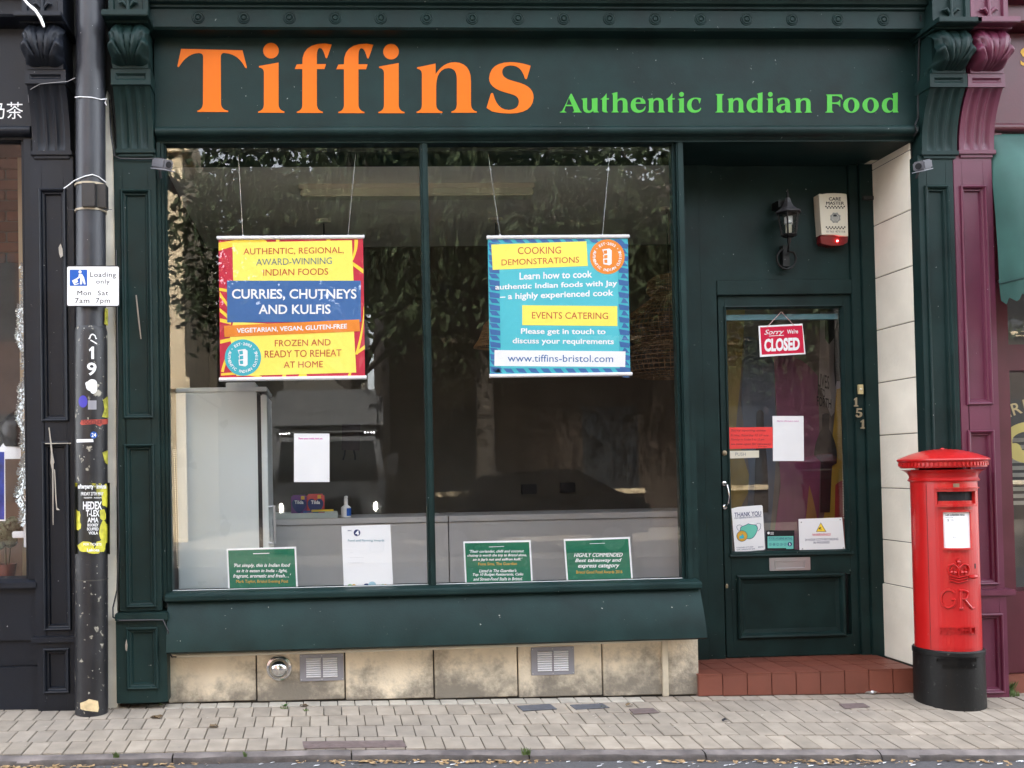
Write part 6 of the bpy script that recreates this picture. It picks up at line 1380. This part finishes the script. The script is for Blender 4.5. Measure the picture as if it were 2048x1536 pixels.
for j in range(10):
    t = j/9; z = -.085-.42*t; rx = .09+.10*min(1, t*3.2); ry = .075+.05*min(1, t*2)
    for i in range(32): aa = 2*math.pi*i/32; k_ = 1+.03*math.sin(i*4); vs.append((ph.x+rx*k_*math.cos(aa), .98+ry*k_*math.sin(aa), ph.z+z))
tp.add(vs, [(j*32+i, j*32+(i+1)%32, (j+1)*32+(i+1)%32, (j+1)*32+i) for j in range(9) for i in range(32)])
part('white_top', tp, M['white'], pe, smooth=60)

# ------------------------------------------------------------------ across the street (seen only as reflections in the glass)
def rzz(x): return -.018*x-.1
part('far_pavement', MB().box(-60, 60, -120, -9.6, -1.2, -.02), M['paver'], None, kind='structure')
bst = mat('bath_stone', (.70,.57,.38), .9, var=.1, scale=2)
sb_ = thing('stone_building', 'narrow honey coloured stone house across the street', 'building', (-3.7, -16, 0))
part('wall', MB().box(-4.45, -2.9, -22, -15.5, -.1, 9), bst, sb_); part('cornice', MB().box(-4.6, -2.75, -22, -15.35, 8.2, 8.8), bst, sb_); part('string_course', MB().box(-4.55, -2.8, -22, -15.4, 3.2, 3.45), bst, sb_)
wdm = mat('dark_window', (.03,.035,.04), .15)
for z in (.9, 4.6):
    w_ = part('window', MB().box(-4.1, -3.35, -15.52, -15.46, z, z+1.9), wdm, sb_); part('sill', MB().box(-4.2, -3.25, -15.55, -15.38, z-.12, z), bst, w_)
lb_ = thing('brick_building', 'dark brick terrace beyond the narrow stone house across the street', 'building', (-14, -17, 0))
part('wall', MB().box(-26, -4.5, -24, -16.5, -.1, 13), mat('soot_brick', (.06,.032,.024), .9, var=.3, scale=3), lb_)  # height raised so no bright sky reflects in the charcoal shop window
for k in range(6):
    for z in (.9, 4.4): part('window', MB().box(-24+k*3.2, -22.7+k*3.2, -16.52, -16.46, z, z+1.9), wdm, lb_)
gb_ = thing('added_house', 'low grey rendered house added to hide the sky between the two terraces', 'house', (-2, -26, 0))  # house added to block bright sky from the window reflections
part('wall', MB().box(-9, 1.4, -32, -26, -.1, 5.2), mat('grey_render', (.10,.095,.085), .9, var=.2, scale=2), gb_); part('roof', MB().prof(-9.2, 1.5, [(-32.2,5.2),(-25.7,5.2),(-29,7.2)]), mat('slate_roof', (.05,.05,.055), .7, var=.3), gb_)
for k in range(3): part('window', MB().box(-7+k*2.6, -5.9+k*2.6, -26.02, -25.96, 1, 2.6), wdm, gb_)
bb_ = thing('brick_building', 'dull red brick terrace across the street', 'building', (8, -17, 0))
part('wall', MB().box(1.5, 30, -24, -17, -.1, 8), mat('red_brick', (.055,.040,.030), .9, var=.3, scale=3), bb_)
for k in range(8):
    for z in (.9, 4.4): w_ = part('window', MB().box(2.6+k*3.3, 3.9+k*3.3, -17.02, -16.96, z, z+1.9), wdm, bb_); part('sill', MB().box(2.5+k*3.3, 4.0+k*3.3, -17.05, -16.88, z-.12, z), bst, w_)
lfm = mat('tree_leaf', (.035,.052,.018), .7, var=.5, scale=3); bkm = mat('bark', (.06,.05,.04), .9, var=.3)
def tree(x, y, h, cr, label, seed, nleaf=9000, gap=.0):
    random.seed(seed); t = thing('street_tree', label, 'tree', (x, y, -.1), 'trees across the street')
    tk = MB().tube([(x,y,-.1),(x+.05,y,h*.25),(x-.05,y+.05,h*.5),(x+.1,y,h*.8)], [.22,.17,.12,.05], 10); cl = []
    for k in range(16):
        a = R(0,6.28); z0 = h*R(.28,.65); r = cr*R(.55,.95); e = Vector((x+r*math.cos(a), y+r*math.sin(a)*.8, z0+h*R(.08,.35)))
        tk.tube([(x,y,z0),(x+.5*r*math.cos(a), y+.4*r*math.sin(a), z0+h*.10), e], [.07,.05,.02], 6); cl.append(e)
    part('trunk', tk, bkm, t, smooth=60)
    for k in range(30):
        d = Vector((random.gauss(0,1), random.gauss(0,1), random.gauss(0,.8))).normalized()*cr*R(.3,1); cl.append(Vector((x, y, h*.68))+Vector((d.x, d.y*.8, d.z*h*.36/cr)))
    lf = MB()
    for _ in range(nleaf):
        c = random.choice(cl); p = c+Vector((random.gauss(0,1), random.gauss(0,1), random.gauss(0,.8)))*cr*.17
        u = Vector((random.gauss(0,1), random.gauss(0,1), random.gauss(0,1))).normalized(); v = u.orthogonal().normalized(); s = R(.06,.12)
        lf.add([p-u*s, p-v*s*.5, p+u*s, p+v*s*.5], [(0,1,2,3)])
    part('crown', lf, lfm, t)
tree(.5, -12.5, 9.5, 2.7, 'broad leafy tree in front of the gap between the terraces', 21, 24000)
tree(3.0, -13.0, 10.5, 3.2, 'tallest dense tree before the brick terrace', 22, 15000)
tree(7.6, -13.5, 9.5, 3.0, 'bushy tree at the right before the brick terrace', 23, 11000)
tree(12.5, -13, 9, 3, 'farthest tree along the brick terrace', 24, 6000)
# van facing the shop, lamps lit
vx, vy = .05, -11.2
vn = thing('parked_van', 'white box van with lit headlamps facing the shop', 'van', (vx, vy, -.1))
vm = mat('van_white', (.13,.135,.14), .3, coat=.3); 
part('cab', MB().poly([(vx-.95,.35),(vx+.95,.35),(vx+.98,1.2),(vx+.88,2.0),(vx-.88,2.0),(vx-.98,1.2)], vy, vy-1.8), vm, vn, bevel=.06)
part('box_body', MB().box(vx-1.05, vx+1.05, vy-5.5, vy-1.75, .7, 2.9).box(vx-1.0, vx+1.0, vy-1.75, vy-.6, 2.1, 2.85), vm, vn, bevel=.12)
part('windscreen', MB().hexa([Vector(p) for p in ((vx-.85,vy+.02,1.25),(vx+.85,vy+.02,1.25),(vx+.78,vy+.01,1.92),(vx-.78,vy+.01,1.92),(vx-.85,vy-.03,1.25),(vx+.85,vy-.03,1.25),(vx+.78,vy-.03,1.92),(vx-.78,vy-.03,1.92))]), mat('dark_glass', (.02,.022,.024), .08), vn)
part('grille', MB().box(vx-.55, vx+.55, vy, vy+.03, .62, .95), M['blk'], vn, bevel=.01); part('bumper', MB().box(vx-1.0, vx+1.0, vy-.1, vy+.12, .28, .55), M['blk'], vn, bevel=.04)
for sx in (-1, 1):
    part('headlight', MB().sphere((vx+sx*.80, vy+.02, .80), .04, .04, .085, 10, 8), emit('lit_headlamp', (1,.93,.8), 6), vn, smooth=60)
    part('mirror', MB().box(vx+sx*1.12-.1, vx+sx*1.12+.1, vy-.35, vy-.25, 1.3, 1.7), M['blk'], vn, bevel=.03)
    wl = part('wheel', MB().tube([(vx+sx*.72, vy-.75, .22), (vx+sx*.95, vy-.75, .22)], .34, 24), M['blk'], vn); part('rim', MB().tube([(vx+sx*.955, vy-.75, .22), (vx+sx*.965, vy-.75, .22)], .2, 18), M['steel'], wl)
    part('wheel', MB().tube([(vx+sx*.72, vy-4.3, .22), (vx+sx*.95, vy-4.3, .22)], .34, 24), M['blk'], vn)
    mk_ = MB()
    for k in range(4): mk_.sphere((vx+sx*.72+(k-1.5)*.05, vy-.02+.02, 2.06), .014, .014, .014, 6, 5)
    part('marker_lights', mk_, emit('lit_marker', (1,1,1), 7), vn)
# dark hatchback
hx, hy = 3.4, -10.4
hc = thing('parked_car', 'dark hatchback parked across the street', 'car', (hx, hy, -.1)); pm2 = mat('dark_car_paint', (.02,.022,.025), .2, coat=.6)
pr = [(-2.0,.25),(-1.95,.62),(-1.15,.86),(-.55,1.34),(.7,1.38),(1.45,.98),(1.95,.86),(2.02,.30)]
part('body', MB().poly([(hx+a, b) for a, b in pr], hy-1.55, hy), pm2, hc, bevel=.09)
part('side_window', MB().poly([(hx+a, b) for a, b in ((-1.0,.9),(-.52,1.27),(.65,1.31),(1.25,.95))], hy+.004, hy-.01), mat('car_glass', (.02,.02,.022), .06), hc)
for a in (-1.3, 1.3):
    wl = part('wheel', MB().tube([(hx+a, hy+.02, .22), (hx+a, hy-.2, .22)], .32, 24), M['blk'], hc); part('rim', MB().tube([(hx+a, hy+.03, .22), (hx+a, hy+.024, .22)], .2, 14), M['steel'], wl)
part('headlight', MB().sphere((hx-1.85, hy-.1, .66), .12, .1, .06, 10, 6), M['glass_thin'], hc, smooth=60)
